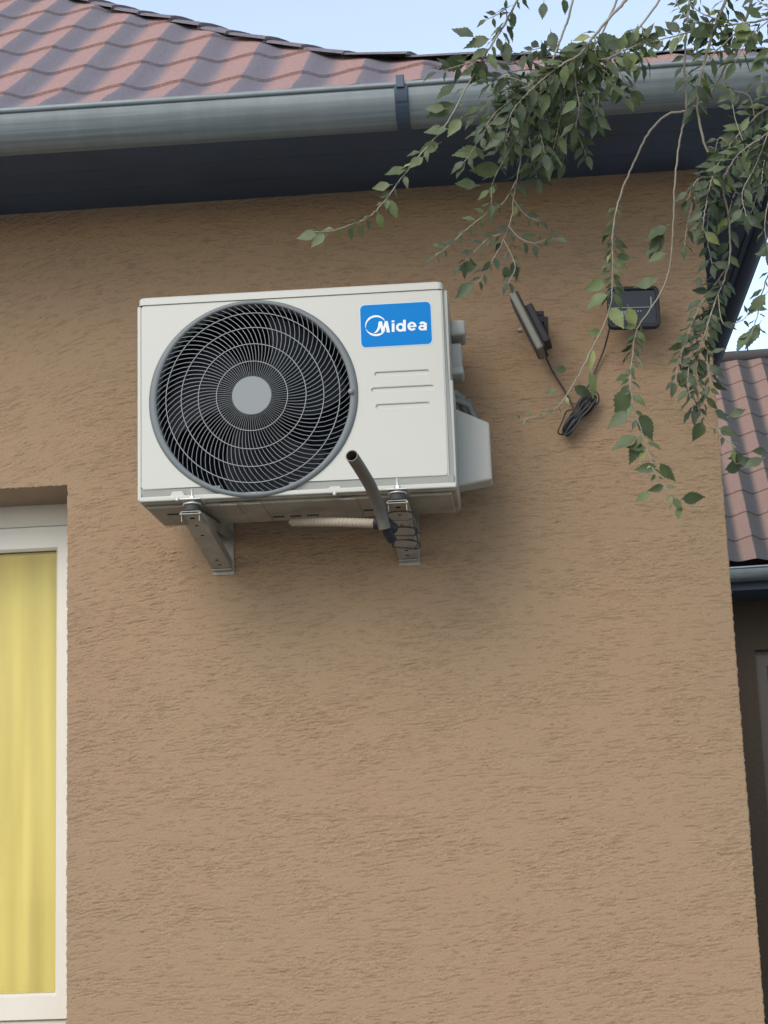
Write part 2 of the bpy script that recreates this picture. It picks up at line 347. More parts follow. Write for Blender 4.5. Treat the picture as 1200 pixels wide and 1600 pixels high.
def edge(cols_idx, rows_idx, kind):
    '''rounded, ragged arris running along one edge'''
    V = []; n_ = len(cols_idx)
    j1 = np.array([noise.noise(Vector((k_*.55, kind*9.1, 0)))+.7*noise.noise(Vector((k_*.17, kind*3.3, 4))) for k_ in range(n_)])*.0030
    x_ = GX0+cols_idx*CELL; z_ = GZ0+rows_idx*CELL; h_ = -HM[rows_idx, cols_idx]
    if kind == 1: off = lambda d: (d, 0)
    elif kind == 2: off = lambda d: (-d, 0)
    else: off = lambda d: (0, -d)
    rows_ = [np.stack([x_, h_, z_], -1)]
    for d_, y_ in ((.0022+j1, .0006), (.0030+j1, .0030), (.0028+j1*.5, .008), (.0, .014)):
        ox, oz = off(d_); rows_.append(np.stack([x_+ox, np.full(n_, y_), z_+oz], -1))
    V = np.concatenate(rows_); a_ = (np.arange(4)[:, None]*n_+np.arange(n_-1)[None, :]).reshape(-1)
    f = np.stack([a_, a_+1, a_+n_+1, a_+n_], -1)
    return V, np.zeros(len(V)), f if kind != 1 else f[:, ::-1]
ra = np.arange(0, NZg); parts_.append(edge(np.full(NZg, cE), ra, 1))
ra = np.arange(0, rT+1); parts_.append(edge(np.full(rT+1, cW), ra, 2))
ca = np.arange(0, cW+1); parts_.append(edge(ca, np.full(cW+1, rT), 3))
VV = np.concatenate([p_[0] for p_ in parts_]); DD = np.concatenate([p_[1] for p_ in parts_]); ofs = np.cumsum([0]+[len(p_[0]) for p_ in parts_[:-1]])
FF = np.concatenate([p_[2]+o_ for p_, o_ in zip(parts_, ofs)])
me = bpy.data.meshes.new('wall'); me.vertices.add(len(VV)); me.vertices.foreach_set('co', VV.astype(np.float32).ravel())
me.loops.add(len(FF)*4); me.loops.foreach_set('vertex_index', FF.astype(np.int32).ravel()); me.polygons.add(len(FF)); me.polygons.foreach_set('loop_start', np.arange(0, len(FF)*4, 4, dtype=np.int32)); me.polygons.foreach_set('use_smooth', np.ones(len(FF), dtype=bool))
me.update(calc_edges=True); me.materials.append(M['relief']); a_ = me.attributes.new('groove_shade', 'FLOAT', 'POINT'); a_.data.foreach_set('value', np.clip(DD, 0, 1).astype(np.float32))
wr_ = bpy.data.objects.new('wall', me); col.objects.link(wr_); wr_.parent = house; wr_.matrix_parent_inverse = Matrix.Translation((0, -.2, 0))
# plain parts of the masonry: side face, jambs, and what lies outside the picture
def q(x0, x1, z0, z1, y=0): wall.add([(x0, y, z0), (x1, y, z0), (x1, y, z1), (x0, y, z1)], [[0, 1, 2, 3]])
zg0 = GZ0
wall.add([(XEe-.001, .006, 0), (XEe-.001, 6, 0), (XEe-.001, 6, 3.56), (XEe-.001, .006, 3.56)], [[0, 1, 2, 3]])
q(XW-.0, XE-.001, 0, zg0+.002, .0005); q(-7, XL, 0, 3.56, .0005); q(XL, GX0+.001, ZT, 3.56, .0005); q(XL, XW, 0, ZB)
wall.cur = 1
wall.add([(XWe+.001, .006, ZB), (XWe+.001, .006, ZT), (XWe+.001, YR+.06, ZT), (XWe+.001, YR+.06, ZB)], [[0, 1, 2, 3]])
wall.add([(XL, .004, ZT+.001), (XW+.002, .004, ZT+.001), (XW+.002, YR+.06, ZT+.001), (XL, YR+.06, ZT+.001)], [[0, 1, 2, 3]])
wall.add([(XL, 0, ZB), (XL, YR+.06, ZB), (XL, YR+.06, ZT), (XL, 0, ZT)], [[0, 1, 2, 3]])
wall.add([(XL, 0, ZB), (XW, 0, ZB), (XW, YR+.06, ZB), (XL, YR+.06, ZB)], [[0, 1, 2, 3]])
wo_ = part(wall, 'masonry', [M['plaster'], M['reveal']])

# back and left walls of the house so it is a closed volume
bk = MB(); bk.box((-7, .5, 0), (-6.99, 6, 3.5)); bk.box((-7, 6.01, 0), (.94, 6.1, 3.5)); part(bk, 'back_wall', M['reveal'])

# soffit: front and right overhang
YF = -.395
s = MB()
for i in range(3):      # boards running along the eave
    y0 = YF+i*(-YF+.004)/3; y1 = YF+(i+1)*(-YF+.004)/3-.0015
    s.box((-7.2, y0, ZS), (1.215, y1, ZS+.018))
s.box((-7.2, YF-.006, ZS+.019), (1.215, .02, ZS+.03))
for i in range(5):
    x0 = XE+.004+i*.0385; s.box((x0, .006, ZS), (x0+.0372, 6.3, ZS+.018))
s.box((XE, .006, ZS+.019), (1.165, 6.3, ZS+.03))
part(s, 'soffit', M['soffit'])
fb = MB(); fb.box((-7.2, YF-.024, ZS-.004), (1.215, YF-.007, ZS+.12)); fb.box((1.167, .0, ZS-.004), (1.183, 6.3, ZS+.12))
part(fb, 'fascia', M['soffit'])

# gutters
def gutter(p0, dirv, length, nrm, r=.078):
    """half-round gutter: p0 centre of the bore, dirv along, nrm outward (towards the viewer)"""
    g = MB(); p0 = Vector(p0); dirv = Vector(dirv).normalized(); nrm = Vector(nrm).normalized(); Z = Vector((0, 0, 1))
    prof = []
    for k in range(25):
        an = math.pi*k/24; prof.append(nrm*math.cos(an)*r - Z*math.sin(an)*r)
    bead = [nrm*(r-.001+.008*math.cos(R(a_)))+Z*(.002+.008*math.sin(R(a_))) for a_ in range(180, -170, -30)]
    prof = bead[::-1]+prof[1:] if False else prof
    inner = [v*(1-.0018/r) for v in prof[::-1]]
    loop = prof+inner; N = len(loop); seg = max(2, int(length/.5)); vs = []
    for i in range(seg+1):
        c = p0+dirv*(length*i/seg)+Z*(.0018*math.sin(i*1.7))
        vs += [c+v for v in loop]
    fs = [[i*N+k, i*N+(k+1) % N, (i+1)*N+(k+1) % N, (i+1)*N+k] for i in range(seg) for k in range(N)]
    g.add(vs, fs, True)
    g.tube([p0+nrm*(r+.001)+Z*.003+dirv*(length*i/seg)+Z*(.0018*math.sin(i*1.7)) for i in range(seg+1)], .0075, 10)
    g.add([p0]+[p0+v for v in prof], [[0, k+1, k] for k in range(1, len(prof))])
    return g
gz = 3.557
go = part(gutter((-7.2, -.452, gz), (1, 0, 0), 8.2+.26, (0, -1, 0)), 'gutter', M['zinc'])
# side gutter, seen from below
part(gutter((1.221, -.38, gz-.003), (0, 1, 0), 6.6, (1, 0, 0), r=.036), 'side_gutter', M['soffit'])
def strap(xc):
    s = MB(); w = .0168
    for (r0, r1, a0, a1, ww) in ((.0775, .0835, -4, 125, w), (.083, .0855, 4, 30, w*.9)):
        pr = []
        for k in range(13):
            an = R(a0+(a1-a0)*k/12); pr.append((-math.cos(an), -math.sin(an)))
        vs = []; 
        for (cy, cz) in pr:
            for rr in (r0, r1):
                for sx in (-1, 1): vs.append((xc+sx*ww+.001, -.452+cy*rr, gz+cz*rr))
        fs = []
        for k in range(12):
            b = k*4; c = b+4; fs += [[b, b+1, c+1, c], [b+2, c+2, c+3, b+3], [b, c, c+2, b+2], [b+1, b+3, c+3, c+1]]
        fs += [[0, 2, 3, 1], [48, 49, 51, 50]]
        s.add(vs, fs)
    s.box((xc-w*.62, -.452-.092, gz-.012), (xc+w*.62, -.452-.076, gz+.022), .002)
    return s
so_ = strap(.181).build('gutter_strap', M['soffit'], go)
for xc in (-.98, -2.1):
    o = strap(xc).build('gutter_strap', M['soffit'], go)

# roof ---------------------------------------------------------------
Y0 = -.488
def hprof(s_, h0=3.573):
    s_ = max(0, s_); N = 24; acc = h0
    if s_ <= .4:
        for i in range(N): acc += math.tan(R(30+8.5*((i+.5)/N*s_/.4)))*s_/N
        return acc
    return hprof(.4, h0)+math.tan(R(38.5))*(s_-.4)
def wave(u):
    """roll profile 0..1 across one tile; smooth valley, sharp crest at .62"""
    u = u % 1
    if u < .62:
        k = u/.62; return k*k*(3-2*k)*.75+.25*k
    k = (u-.62)/.38; k = 1-k; return k*k*(3-2*k)
PER, ROW, AMP = .166, .25, .018
HIP = [(x_, y_-(.05 if x_ < -.3 else 0), z_-(.035 if x_ < -.3 else 0)) for x_, y_, z_ in [(1.262, -.42, 3.62), (1.1235, -.292, 3.7), (.7269, -.226, 3.745), (.2764, -.134, 3.813), (.1119, -.054, 3.875), (.0181, -.018, 3.904), (-.1475, .15, 4.038), (-.3065, .326, 4.178),
       (-.4931, .538, 4.345), (-.6985, .718, 4.489), (-.9354, .974, 4.693), (-1.2831, 1.34, 4.984), (-1.9, 2.0, 5.5), (-3.4, 3.4, 6.6), (-7.3, 3.5, 6.68)]]
def hipy(x):
    P = HIP
    for i in range(len(P)-1):
        if P[i+1][0] <= x <= P[i][0]:
            k = (P[i][0]-x)/(P[i][0]-P[i+1][0]); return P[i][1]+(P[i+1][1]-P[i][1])*k
    return P[0][1]
def tiled(mb, attr, cols, rows, fx, fend, hp, per, row, amp, phase):
    """height-field sheet: columns x, rows along s; fend(x) = plan length of the slope at x"""
    nx = len(cols); LL = [fend(x) for x in cols]; UU = [(x-phase)/per for x in cols]; kmax = int(rows/row)+1
    def H(i, ss, fr): return hp(ss)+amp*wave(UU[i])*min(1, .25+(LL[i]-ss)/.16)*min(1, .45+ss/.12)+.008*(1-fr)
    for k in range(kmax):
        fr_l = (0, .33, .66, 1)
        for riser in (False, True):
            fl = (1, 1.0001) if riser else fr_l
            base = len(mb.v); nr = 2 if riser else 4
            for i, x in enumerate(cols):
                for q_, fr in enumerate(fl):
                    ss = min((k+min(fr, 1))*row, LL[i]); f2 = (1 if q_ == 0 else 0) if riser else fr
                    if riser and (k+1)*row > LL[i]: f2 = 1
                    mb.v.append((x, fx+ss-(.004 if riser and q_ else 0), H(i, ss, f2))); attr.append((UU[i], k, 0))
            for i in range(nx-1):
                for q_ in range(nr-1):
                    if (k+fl[q_])*row >= max(LL[i], LL[i+1]): continue
                    a_ = base+i*nr+q_; mb.f.append([a_, a_+nr, a_+nr+1, a_+1]); mb.mi.append(0); mb.sm.append(True)
def tile_rows(L_, row):
    out = []; k = 0
    while k*row < L_:
        b = k*row; out += [b+.0005, b+row*.33, b+row*.66, b+row-.006, b+row-.0005]; k += 1
    return out
def set_attr(o, attr):
    a_ = o.data.attributes.new('tile', 'FLOAT_VECTOR', 'POINT')
    flat = [c for v in attr for c in v]; a_.data.foreach_set('vector', flat)
rf = MB(); attr = []
cols = []; ks = [0, .12, .25, .4, .52, .6, .62, .64, .7, .78, .86, .93]; i0 = int(-7.3/PER)-1; PH = -.434-.62*PER
i = i0
while PH+i*PER < 1.27:
    for k in ks:
        x = PH+(i+k)*PER
        if -7.3 < x < 1.262: cols.append(x)
    i += 1
tiled(rf, attr, cols, 4.1, Y0, lambda x: max(.02, hipy(x)-Y0), hprof, PER, ROW, AMP, PH)
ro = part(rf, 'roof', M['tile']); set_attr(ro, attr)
dk = MB(); dx_ = [-7.25+.1*i for i in range(86)]; vs = []
for x in dx_:
    L_ = max(.02, hipy(x)-Y0)
    for k in range(25): ss = .012+(L_-.012)*k/24; vs.append((x, Y0+ss, hprof(ss)-.012))
dk.add(vs, [[i*25+k, (i+1)*25+k, (i+1)*25+k+1, i*25+k+1] for i in range(85) for k in range(24)])
dk.add([(-7.25, Y0+.012, 3.575), (1.25, Y0+.012, 3.575), (1.25, YF-.02, 3.612), (-7.25, YF-.02, 3.612)], [[0, 1, 2, 3]])
part(dk, 'roof_deck', M['soffit'])
# right-hand slope behind the hip, plain sheet falling to the side eave
sd_ = MB(); vs = []; attr = []
for (x, y, z) in HIP[:14]:
    for k in range(9):
        f_ = k/8; xx = x+(1.27-x)*f_; vs.append((xx, y+.02+f_*.35*min(1, (y+.42)), z-.02+(3.60-z+.02)*(f_**.85)))
for v in vs: attr.append(((v[1]/PER) % 1, 0, 0))
sd_.add(vs, [[i*9+k, i*9+k+1, (i+1)*9+k+1, (i+1)*9+k] for i in range(13) for k in range(8)], True)
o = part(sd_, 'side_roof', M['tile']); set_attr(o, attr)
# hip caps: overlapping half-round pieces following the hip
cap = MB(); attr = []
pts = []
for i in range(len(HIP)-1):
    a_, b_ = Vector(HIP[i]), Vector(HIP[i+1]); nseg = max(1, int((b_-a_).length/.06))
    for k in range(nseg): pts.append(a_.lerp(b_, k/nseg))
pts.append(Vector(HIP[-1]))
dist = [0]
for i in range(1, len(pts)): dist.append(dist[-1]+(pts[i]-pts[i-1]).length)
CAPL = .19
def ptat(d):
    for i in range(len(pts)-1):
        if dist[i+1] >= d: 
            k = (d-dist[i])/(dist[i+1]-dist[i]); return pts[i].lerp(pts[i+1], k)
    return pts[-1]
d = .0
while d < dist[-1]-CAPL:
    p0, p1 = ptat(d), ptat(d+CAPL+.02); t_ = (p1-p0).normalized(); side = t_.cross(Vector((0, 0, 1))).normalized(); up = side.cross(t_)
    if side.y > 0: side = -side
    sc_ = min(1, .45+d*.5)
    vs = []
    for (p, rr, lift) in ((p0, .052, .010), (p1, .045, .0)):
        for k in range(9):
            an = R(-8+196*k/8); vs.append(p+side*math.cos(an)*rr*1.6*sc_+up*(math.sin(an)*rr*.36*sc_+lift*.7-.022))
    lip = [v+(-up)*.010 for v in vs[:9]]
    base = len(cap.v)
    cap.add(vs, [[k, k+1, 9+k+1, 9+k] for k in range(8)], True); cap.add(vs[:9]+lip, [[k, 9+k, 9+k+1, k+1] for k in range(8)])
    attr += [(.8, 0, 0)]*(len(cap.v)-base)
    d += CAPL
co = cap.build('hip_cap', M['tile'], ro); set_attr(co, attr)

# window ---------------------------------------------------------------
# frame plane at y = YR
win = MB()
PX = at(92.5, 1000, YR).x                      # right edge of the glass
ztop_g = at(92, 857, YR+.012).z; zbot_g = at(86, 1555, YR+.012).z; zseam_t = at(104, 823, YR).z; zseam_b = at(104, 1591, YR).z
def loopbox(mb, x0, x1, z0, z1, w, y0, y1, bev):   # four mitred bars w wide (list: left,right,bottom,top)
    l, r_, b_, t_ = w
    o_ = [(x0, z0), (x1, z0), (x1, z1), (x0, z1)]; i_ = [(x0+l, z0+b_), (x1-r_, z0+b_), (x1-r_, z1-t_), (x0+l, z1-t_)]
    ib = [(x0+l+bev, z0+b_+bev), (x1-r_-bev, z0+b_+bev), (x1-r_-bev, z1-t_-bev), (x0+l+bev, z1-t_-bev)]
    vs = [(x, y0, z) for x, z in o_]+[(x, y0, z) for x, z in i_]+[(x, y0+bev*1.2, z) for x, z in ib]+[(x, y1, z) for x, z in ib]+[(x, y1, z) for x, z in o_]
    fs = []
    for k in range(4):
        j = (k+1) % 4; fs += [[k, j, 4+j, 4+k], [4+k, 4+j, 8+j, 8+k], [8+k, 8+j, 12+j, 12+k], [12+k, 12+j, 16+j, 16+k], [16+k, 16+j, j, k]]
    mb.add(vs, fs)
wx1 = XW+.02
loopbox(win, XL-.02, wx1, ZB-.02, ZT+.02, (.09, .055, zseam_b-ZB+.014, ZT+.02-zseam_t-.006), YR, YR+.07, .006)
wf = part(win, 'window', M['pvc'])
sash = MB(); loopbox(sash, XL+.05, wx1-.012, zseam_b, zseam_t, (.06, wx1-.012-PX, zbot_g-zseam_b, zseam_t-ztop_g), YR-.012, YR+.05, .007)
# overlap lip
so2 = sash.build('sash', M['pvc'], wf)
gk = MB(); loopbox(gk, XL+.1, PX+.004, zbot_g-.004, ztop_g+.004, (.012, .0085, .0085, .011), YR+.004, YR+.02, .001); gk.build('gasket', M['gasket'], wf)
gm = bpy.data.materials.new('window glass'); gm.use_nodes = True; t = gm.node_tree; t.nodes.clear()
out = t.nodes.new('ShaderNodeOutputMaterial'); mx = t.nodes.new('ShaderNodeMixShader'); tr = t.nodes.new('ShaderNodeBsdfTransparent'); gl = t.nodes.new('ShaderNodeBsdfGlossy'); fr = t.nodes.new('ShaderNodeFresnel')
gl.inputs['Roughness'].default_value = .02; fr.inputs[0].default_value = 1.28; tr.inputs[0].default_value = (.93, .95, .92, 1)
fm = t.nodes.new('ShaderNodeMath'); fm.operation = 'MULTIPLY'; fm.inputs[1].default_value = .45; t.links.new(fr.outputs[0], fm.inputs[0]); t.links.new(fm.outputs[0], mx.inputs[0]); t.links.new(tr.outputs[0], mx.inputs[1]); t.links.new(gl.outputs[0], mx.inputs[2]); t.links.new(mx.outputs[0], out.inputs[0])
pn = MB(); pn.box((XL+.1, YR+.024, zbot_g-.01), (PX+.008, YR+.03, ztop_g+.01)); pn.build('pane', gm, wf)
# room behind
rm = MB(); x0, x1, y0, y1, z0, z1 = XL-.3, XW+.6, YR+.075, 2.4, .9, 3.2
rm.add([(x0, y0, z0), (x1, y0, z0), (x1, y1, z0), (x0, y1, z0), (x0, y0, z1), (x1, y0, z1), (x1, y1, z1), (x0, y1, z1)], [[0, 1, 2, 3], [4, 5, 6, 7], [2, 3, 7, 6], [0, 3, 7, 4], [1, 2, 6, 5]])
part(rm, 'room', M['inner'])
# curtain: lit from inside, so it glows
cm = bpy.data.materials.new('yellow voile'); cm.use_nodes = True; t = cm.node_tree; b = t.nodes['Principled BSDF']
b.inputs['Roughness'].default_value = .9
tc = t.nodes.new('ShaderNodeTexCoord'); mp = t.nodes.new('ShaderNodeMapping'); mp.inputs[3].default_value = (9, 9, .6); t.links.new(tc.outputs['Object'], mp.inputs[0])
nn = t.nodes.new('ShaderNodeTexNoise'); nn.inputs['Scale'].default_value = 1; nn.inputs['Detail'].default_value = 4; t.links.new(mp.outputs[0], nn.inputs['Vector'])
cr = t.nodes.new('ShaderNodeValToRGB'); cr.color_ramp.elements[0].position = .3; cr.color_ramp.elements[0].color = (.39, .295, .098, 1); cr.color_ramp.elements[1].position = .7; cr.color_ramp.elements[1].color = (.56, .445, .16, 1)
t.links.new(nn.outputs[0], cr.inputs[0]); t.links.new(cr.outputs[0], b.inputs['Base Color']); t.links.new(cr.outputs[0], b.inputs['Emission Color']); b.inputs['Emission Strength'].default_value = .25
cu = MB(); vs = []; nx = 160; nz = 24
for i in range(nx+1):
    x = XL+.02+(XW-.02-XL)*i/nx
    for j in range(nz+1):
        z = 1.1+1.75*j/nz
        yy = YR+.17+.011*math.sin(x*38+.6*math.sin(z*2.1)+2*noise.noise(Vector((x*3, z*.5, 0))))+.004*math.sin(x*83+z*1.3)
        vs.append((x, yy, z))
cu.add(vs, [[i*(nz+1)+j, (i+1)*(nz+1)+j, (i+1)*(nz+1)+j+1, i*(nz+1)+j+1] for i in range(nx) for j in range(nz)], True)
tag(cu.build('curtain', cm), 'yellow sheer curtain glowing behind the white framed window', 'curtain')

# ------------------------------------------------------------------ wing of the house behind, right
WY = 6.0; O = at(1137, 878, WY); YAW = R(-3.4); GR = .072
wing = tag(empty('wing_building', (O.x, O.y+.5, 0)), 'low building, walls darkened for shade, with red roof tiles behind the wall corner', 'building')
WM = Matrix.Translation(O) @ Matrix.Rotation(YAW, 4, 'Z')
def wpart(mb, name, mt, parent=None):
    mb.v = [tuple(WM @ Vector(v)) for v in mb.v]; o = mb.build(name, mt); o.parent = wing; o.matrix_parent_inverse = Matrix.Translation(wing.location).inverted(); return o
# solve the ridge so that it appears at px (1150, 560)
nrm = (WM.to_3x3() @ Vector((0, -math.sin(R(38.5)), math.cos(R(38.5))))).normalized()
dd = ray(1150, 562); tt = nrm.dot(O+Vector((0, 0, -.01))-CAM)/nrm.dot(dd); rp = WM.inverted() @ (CAM+dd*tt); RL = rp.y
wr = MB(); attr = []; cols = []; P2 = .178
e1 = WM.inverted() @ at(1127.5, 729, WY+1.0)
i = -8
while i < 26:
    for k in ks: cols.append((i+k)*P2-.62*P2+.0)
    i += 1
PH2 = -.62*P2+(WM.inverted() @ at(1182, 872, WY)).x
def hw(s_): return -.01+math.tan(R(34+4.5*min(1, s_/.5)))*s_
tiled(wr, attr, [c+PH2+.62*P2 for c in cols], RL, 0, lambda x: RL, hw, P2, .24, .03, PH2)
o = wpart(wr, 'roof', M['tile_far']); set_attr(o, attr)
c = MB(); c.tube([(-1.5, RL, hw(RL)+.02), (4.6, RL, hw(RL)+.02)], .05, 12)
o = wpart(c, 'ridge_cap', M['tile_far']); set_attr(o, [(.8, 0, 0)]*len(o.data.vertices))
c = MB(); c.add([(-1.5, RL, hw(RL)), (4.6, RL, hw(RL)), (4.6, 2*RL, -.1), (-1.5, 2*RL, -.1)], [[0, 1, 2, 3]]); c.add([(-1.5, .4, -.2), (-1.5, RL, hw(RL)), (-1.5, 2*RL, -.2)], [[0, 1, 2]]); c.add([(4.6, .4, -.2), (4.6, RL, hw(RL)), (4.6, 2*RL, -.2)], [[0, 1, 2]])
o = wpart(c, 'back_roof', M['tile_far']); set_attr(o, [(.3, 0, 0)]*len(o.data.vertices))
o = wpart(gutter((-1.5, -.01, -.055), (1, 0, 0), 6.1, (0, -1, 0), r=GR), 'gutter', M['zinc'])
c = MB(); c.box((-1.5, .06, -.17), (4.6, .52, -.15)); c.box((-1.5, .06, -.15), (4.6, .08, -.02)); wpart(c, 'soffit', M['soffit'])
# wall with a window opening
wz = O.z; wl = (WM.inverted() @ at(1180, 1030, WY+.5)).x; wtz = (WM.inverted() @ at(1180, 1016, WY+.5)).z; wbz = wtz-1.5
c = MB()
for (x0, x1, z0, z1) in ((-1.5, wl, -wz, -.15), (wl, wl+1.1, wtz, -.15), (wl, wl+1.1, -wz, wbz), (wl+1.1, 4.6, -wz, -.15)):
    c.box((x0, .5, z0), (x1, .75, z1))
c.box((-1.5, .76, -wz), (4.6, 2*RL-.3, -.16))
wpart(c, 'wall', M['shade_wall'])
c = MB(); loopbox(c, wl, wl+1.1, wbz, wtz, (.07, .07, .07, .10), .56, .62, .01); wwin = wpart(c, 'window', mat('brown window frame', (.06, .045, .034), .5))
c = MB(); c.box((wl+.06, .6, wbz+.05), (wl+1.04, .612, wtz-.08)); wpart(c, 'window_pane', mat('dim curtained glass', (.13, .14, .13), .12))

# ------------------------------------------------------------------ air conditioner
TILT = .0058
W_, D_, H_ = .80, .273, .5264
AO = Vector((-.5247, -.393, 2.5462))
ac = tag(empty('air_conditioner', AO), 'cream outdoor air conditioner unit with round fan grille on two wall brackets', 'air conditioner')
ac.rotation_euler = (0, TILT, 0)
def loc(px, py, dy=0):
    P = at(px, py, AO.y+dy)-AO; c_, s_ = math.cos(-TILT), math.sin(-TILT)
    return (P.x*c_+P.z*s_, P.z*c_-P.x*s_)
def apart(mb, name, mt, parent=None): return mb.build(name, mt, parent or ac)
FC = loc(395.5, 621.5)
cx_, cz_ = FC
RO = .262
RX, RZ, RI = .2675, .2585, .2485
def rout(an): return 1/math.sqrt((math.cos(an)/RX)**2+(math.sin(an)/RZ)**2)
# cabinet shell (sides, back), open at the front
cb = MB()
cb.box((.004, .012, .012), (.012, D_, H_-.01), .002); cb.box((W_-.026, .012, .012), (W_-.008, D_-.004, H_-.01), .002)
cb.box((.006, D_-.01, .012), (W_-.01, D_-.002, H_-.012), .001)
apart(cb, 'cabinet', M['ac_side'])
# front panel with fan opening and three pressed slots
slots = []
for (xa, ya, xb, yb) in ((586, 585.5, 670, 580), (581, 609.5, 677, 604.5), (588, 635.5, 671, 631)):
    p0, p1 = loc(xa, ya), loc(xb, yb); slots.append((p0[0], (p0[1]+p1[1])/2, p1[0]))
BOT = .030
tl = rrect(.005, BOT, W_-.022, H_-.010, .010)
hs_a = math.asin((BOT-cz_)/(RZ-.004)); hxx = (RX-.004)*math.cos(hs_a); N_ = 110
hole = [(cx_+(RX-.004)*math.cos(a_), cz_+(RZ-.004)*math.sin(a_)) for a_ in [hs_a+(math.pi-2*hs_a)*k/N_ for k in range(N_+1)]]
outer = tl[:21]+[(cx_-hxx-.0015, BOT)]+hole[::-1]+[(cx_+hxx+.0015, BOT)]+tl[21:]
loops = [outer]+[rrect(a_, z_-.0045, b_, z_+.0045, .0044, 4) for a_, z_, b_ in slots]
fp = link(curve_mesh(loops, .012, .0028), 'front_panel', M['ac'], ac)
for a_, z_, b_ in slots:
    bp_ = MB(); bp_.box((a_-.004, .0036, z_-.008), (b_+.004, .006, z_+.008)); bp_.build('pressed_slot', M['ac'], fp)
# recessed channel and bottom lip
ch = MB(); hx = RX*math.sqrt(1-((cz_-.034)/RZ)**2)
for xa, xb in ((.004, cx_-.087), (cx_+.087, W_-.010)):
    ch = MB(); ch.extrude([(xa, .0012, BOT+.003), (xa, .009, .012), (xa, .014, .012), (xa, .014, BOT+.003)], (xb-xa, 0, 0))
    fixn(apart(ch, 'lower_channel', M['ac_side']))
lip = MB(); lip.box((.0, -.001, .0), (W_-.004, .012, .0125), .0028); 
lo = apart(lip, 'bottom_lip', M['ac'])
for px, py in ((277, 782), (523, 773)):
    sc_m = MB(); x, z = loc(px, py); pr = [(.0, -.0032), (.0038, -.0030), (.0048, -.0012), (.005, 0)]
    sc_m.lathe(pr, (x, -.001, z+.002), seg=16); sc_m.build('screw', M['bolt'], lo)
for px, py in ((277, 770), (523, 762)):
    bm_ = MB(); x, z = loc(px, py); bm_.extrude([(x-.022, .0065, z-.012), (x+.022, .0065, z-.012), (x+.012, .0065, z+.004), (x-.012, .0065, z+.004)], (0, -.005, 0))
    fixn(bm_.build('dimple', M['ac'], lo))
# right corner post with its pressed edge, and right side panel
rp_ = MB(); rp_.extrude([(W_-.0245, .001, BOT), (W_-.0245, .001, H_-.012), (W_-.0245, .02, H_-.012), (W_-.0245, .02, BOT)], (.004, 0, 0))
rp_.add([(W_-.0215, .0035, .006), (W_-.006, .013, .006), (W_-.010, .013, H_*.55), (W_-.0165, .013, H_-.012), (W_-.0225, .0035, H_-.012)], [[0, 1, 2, 3, 4]])
rp_.box((W_-.012, .012, .002), (W_-.003, D_-.01, H_*.53), .002)
rp_.box((W_-.003, .06, .02), (W_-.001, .064, H_*.5))
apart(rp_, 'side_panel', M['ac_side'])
# top cover, slightly wider than the body
tp = MB()
def cover(mb, x0, x1, y0, y1, z0, z1, ch_):
    n_ = rrect(x0, y0, x1, y1, .012, 4); N = len(n_); cx, cy = (x0+x1)/2, (y0+y1)/2
    def ins(p, k): return (p[0]+(-k if p[0] > cx else k), p[1]+(-k if p[1] > cy else k))
    rings = [(0, z0), (0, z1-ch_), (ch_*.4, z1-ch_*.35), (ch_*1.2, z1)]
    vs = []
    for k, z in rings: vs += [(*ins(p, k), z) for p in n_]
    fs = [[r_*N+i, r_*N+(i+1) % N, (r_+1)*N+(i+1) % N, (r_+1)*N+i] for r_ in range(3) for i in range(N)]+[[3*N+i for i in range(N)], [i for i in range(N)][::-1]]
    mb.add(vs, fs)
cover(tp, -.001, W_-.018, -.003, D_+.003, H_-.010, H_+.012, .007)
apart(tp, 'top_cover', M['ac'])
lf = MB(); lf.box((-.005, .003, .004), (.0045, D_-.004, H_-.012), .002); apart(lf, 'left_panel', M['ac'])
# base pan with ribs and slots
bs = MB(); bs.box((.004, .012, -.004), (W_-.006, D_-.004, .010), .002); bs.box((.012, .03, -.012), (W_-.016, D_-.02, -.002), .004)
for x in (.2, .26, .5): bs.box((x, .02, -.0145), (x+.045, D_-.03, -.010), .002)
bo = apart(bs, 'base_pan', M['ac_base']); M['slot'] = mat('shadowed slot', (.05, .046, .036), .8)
for x, y in ((.31, .19), (.355, .19), (.40, .19), (.55, .16), (.60, .16), (.05, .1)):
    sl = MB(); sl.box((x, y, -.0150), (x+.030, y+.006, -.0115)); sl.build('drain_slot', M['slot'], bo)
# fan ring
rg = MB()
prof = [(-.002, .028), (-.002, -.004), (.05, -.0055), (.30, -.0075), (.62, -.0065), (.88, -.004), (1, .001), (1, .005)]; vs = []; SG = 160
for k in range(SG):
    an = 2*math.pi*k/SG; ro_ = rout(an)
    for f_, h_ in prof:
        rr = RI+f_ if f_ < 0 else RI-.002+f_*(ro_-RI+.002); vs.append((cx_+rr*math.cos(an), h_, cz_+rr*math.sin(an)))
rg.add(vs, [[k*8+i, ((k+1) % SG)*8+i, ((k+1) % SG)*8+i+1, k*8+i+1] for k in range(SG) for i in range(7)], True)
fix_ring = apart(rg, 'fan_ring', M['ring'])
lug = MB(); p = loc(549, 613); lug.lathe([(.0, -.0145), (.0065, -.014), (.0075, -.010), (.0075, .004)], (p[0], 0, p[1]), seg=20); lug.build('ring_screw', M['hub'], fix_ring)
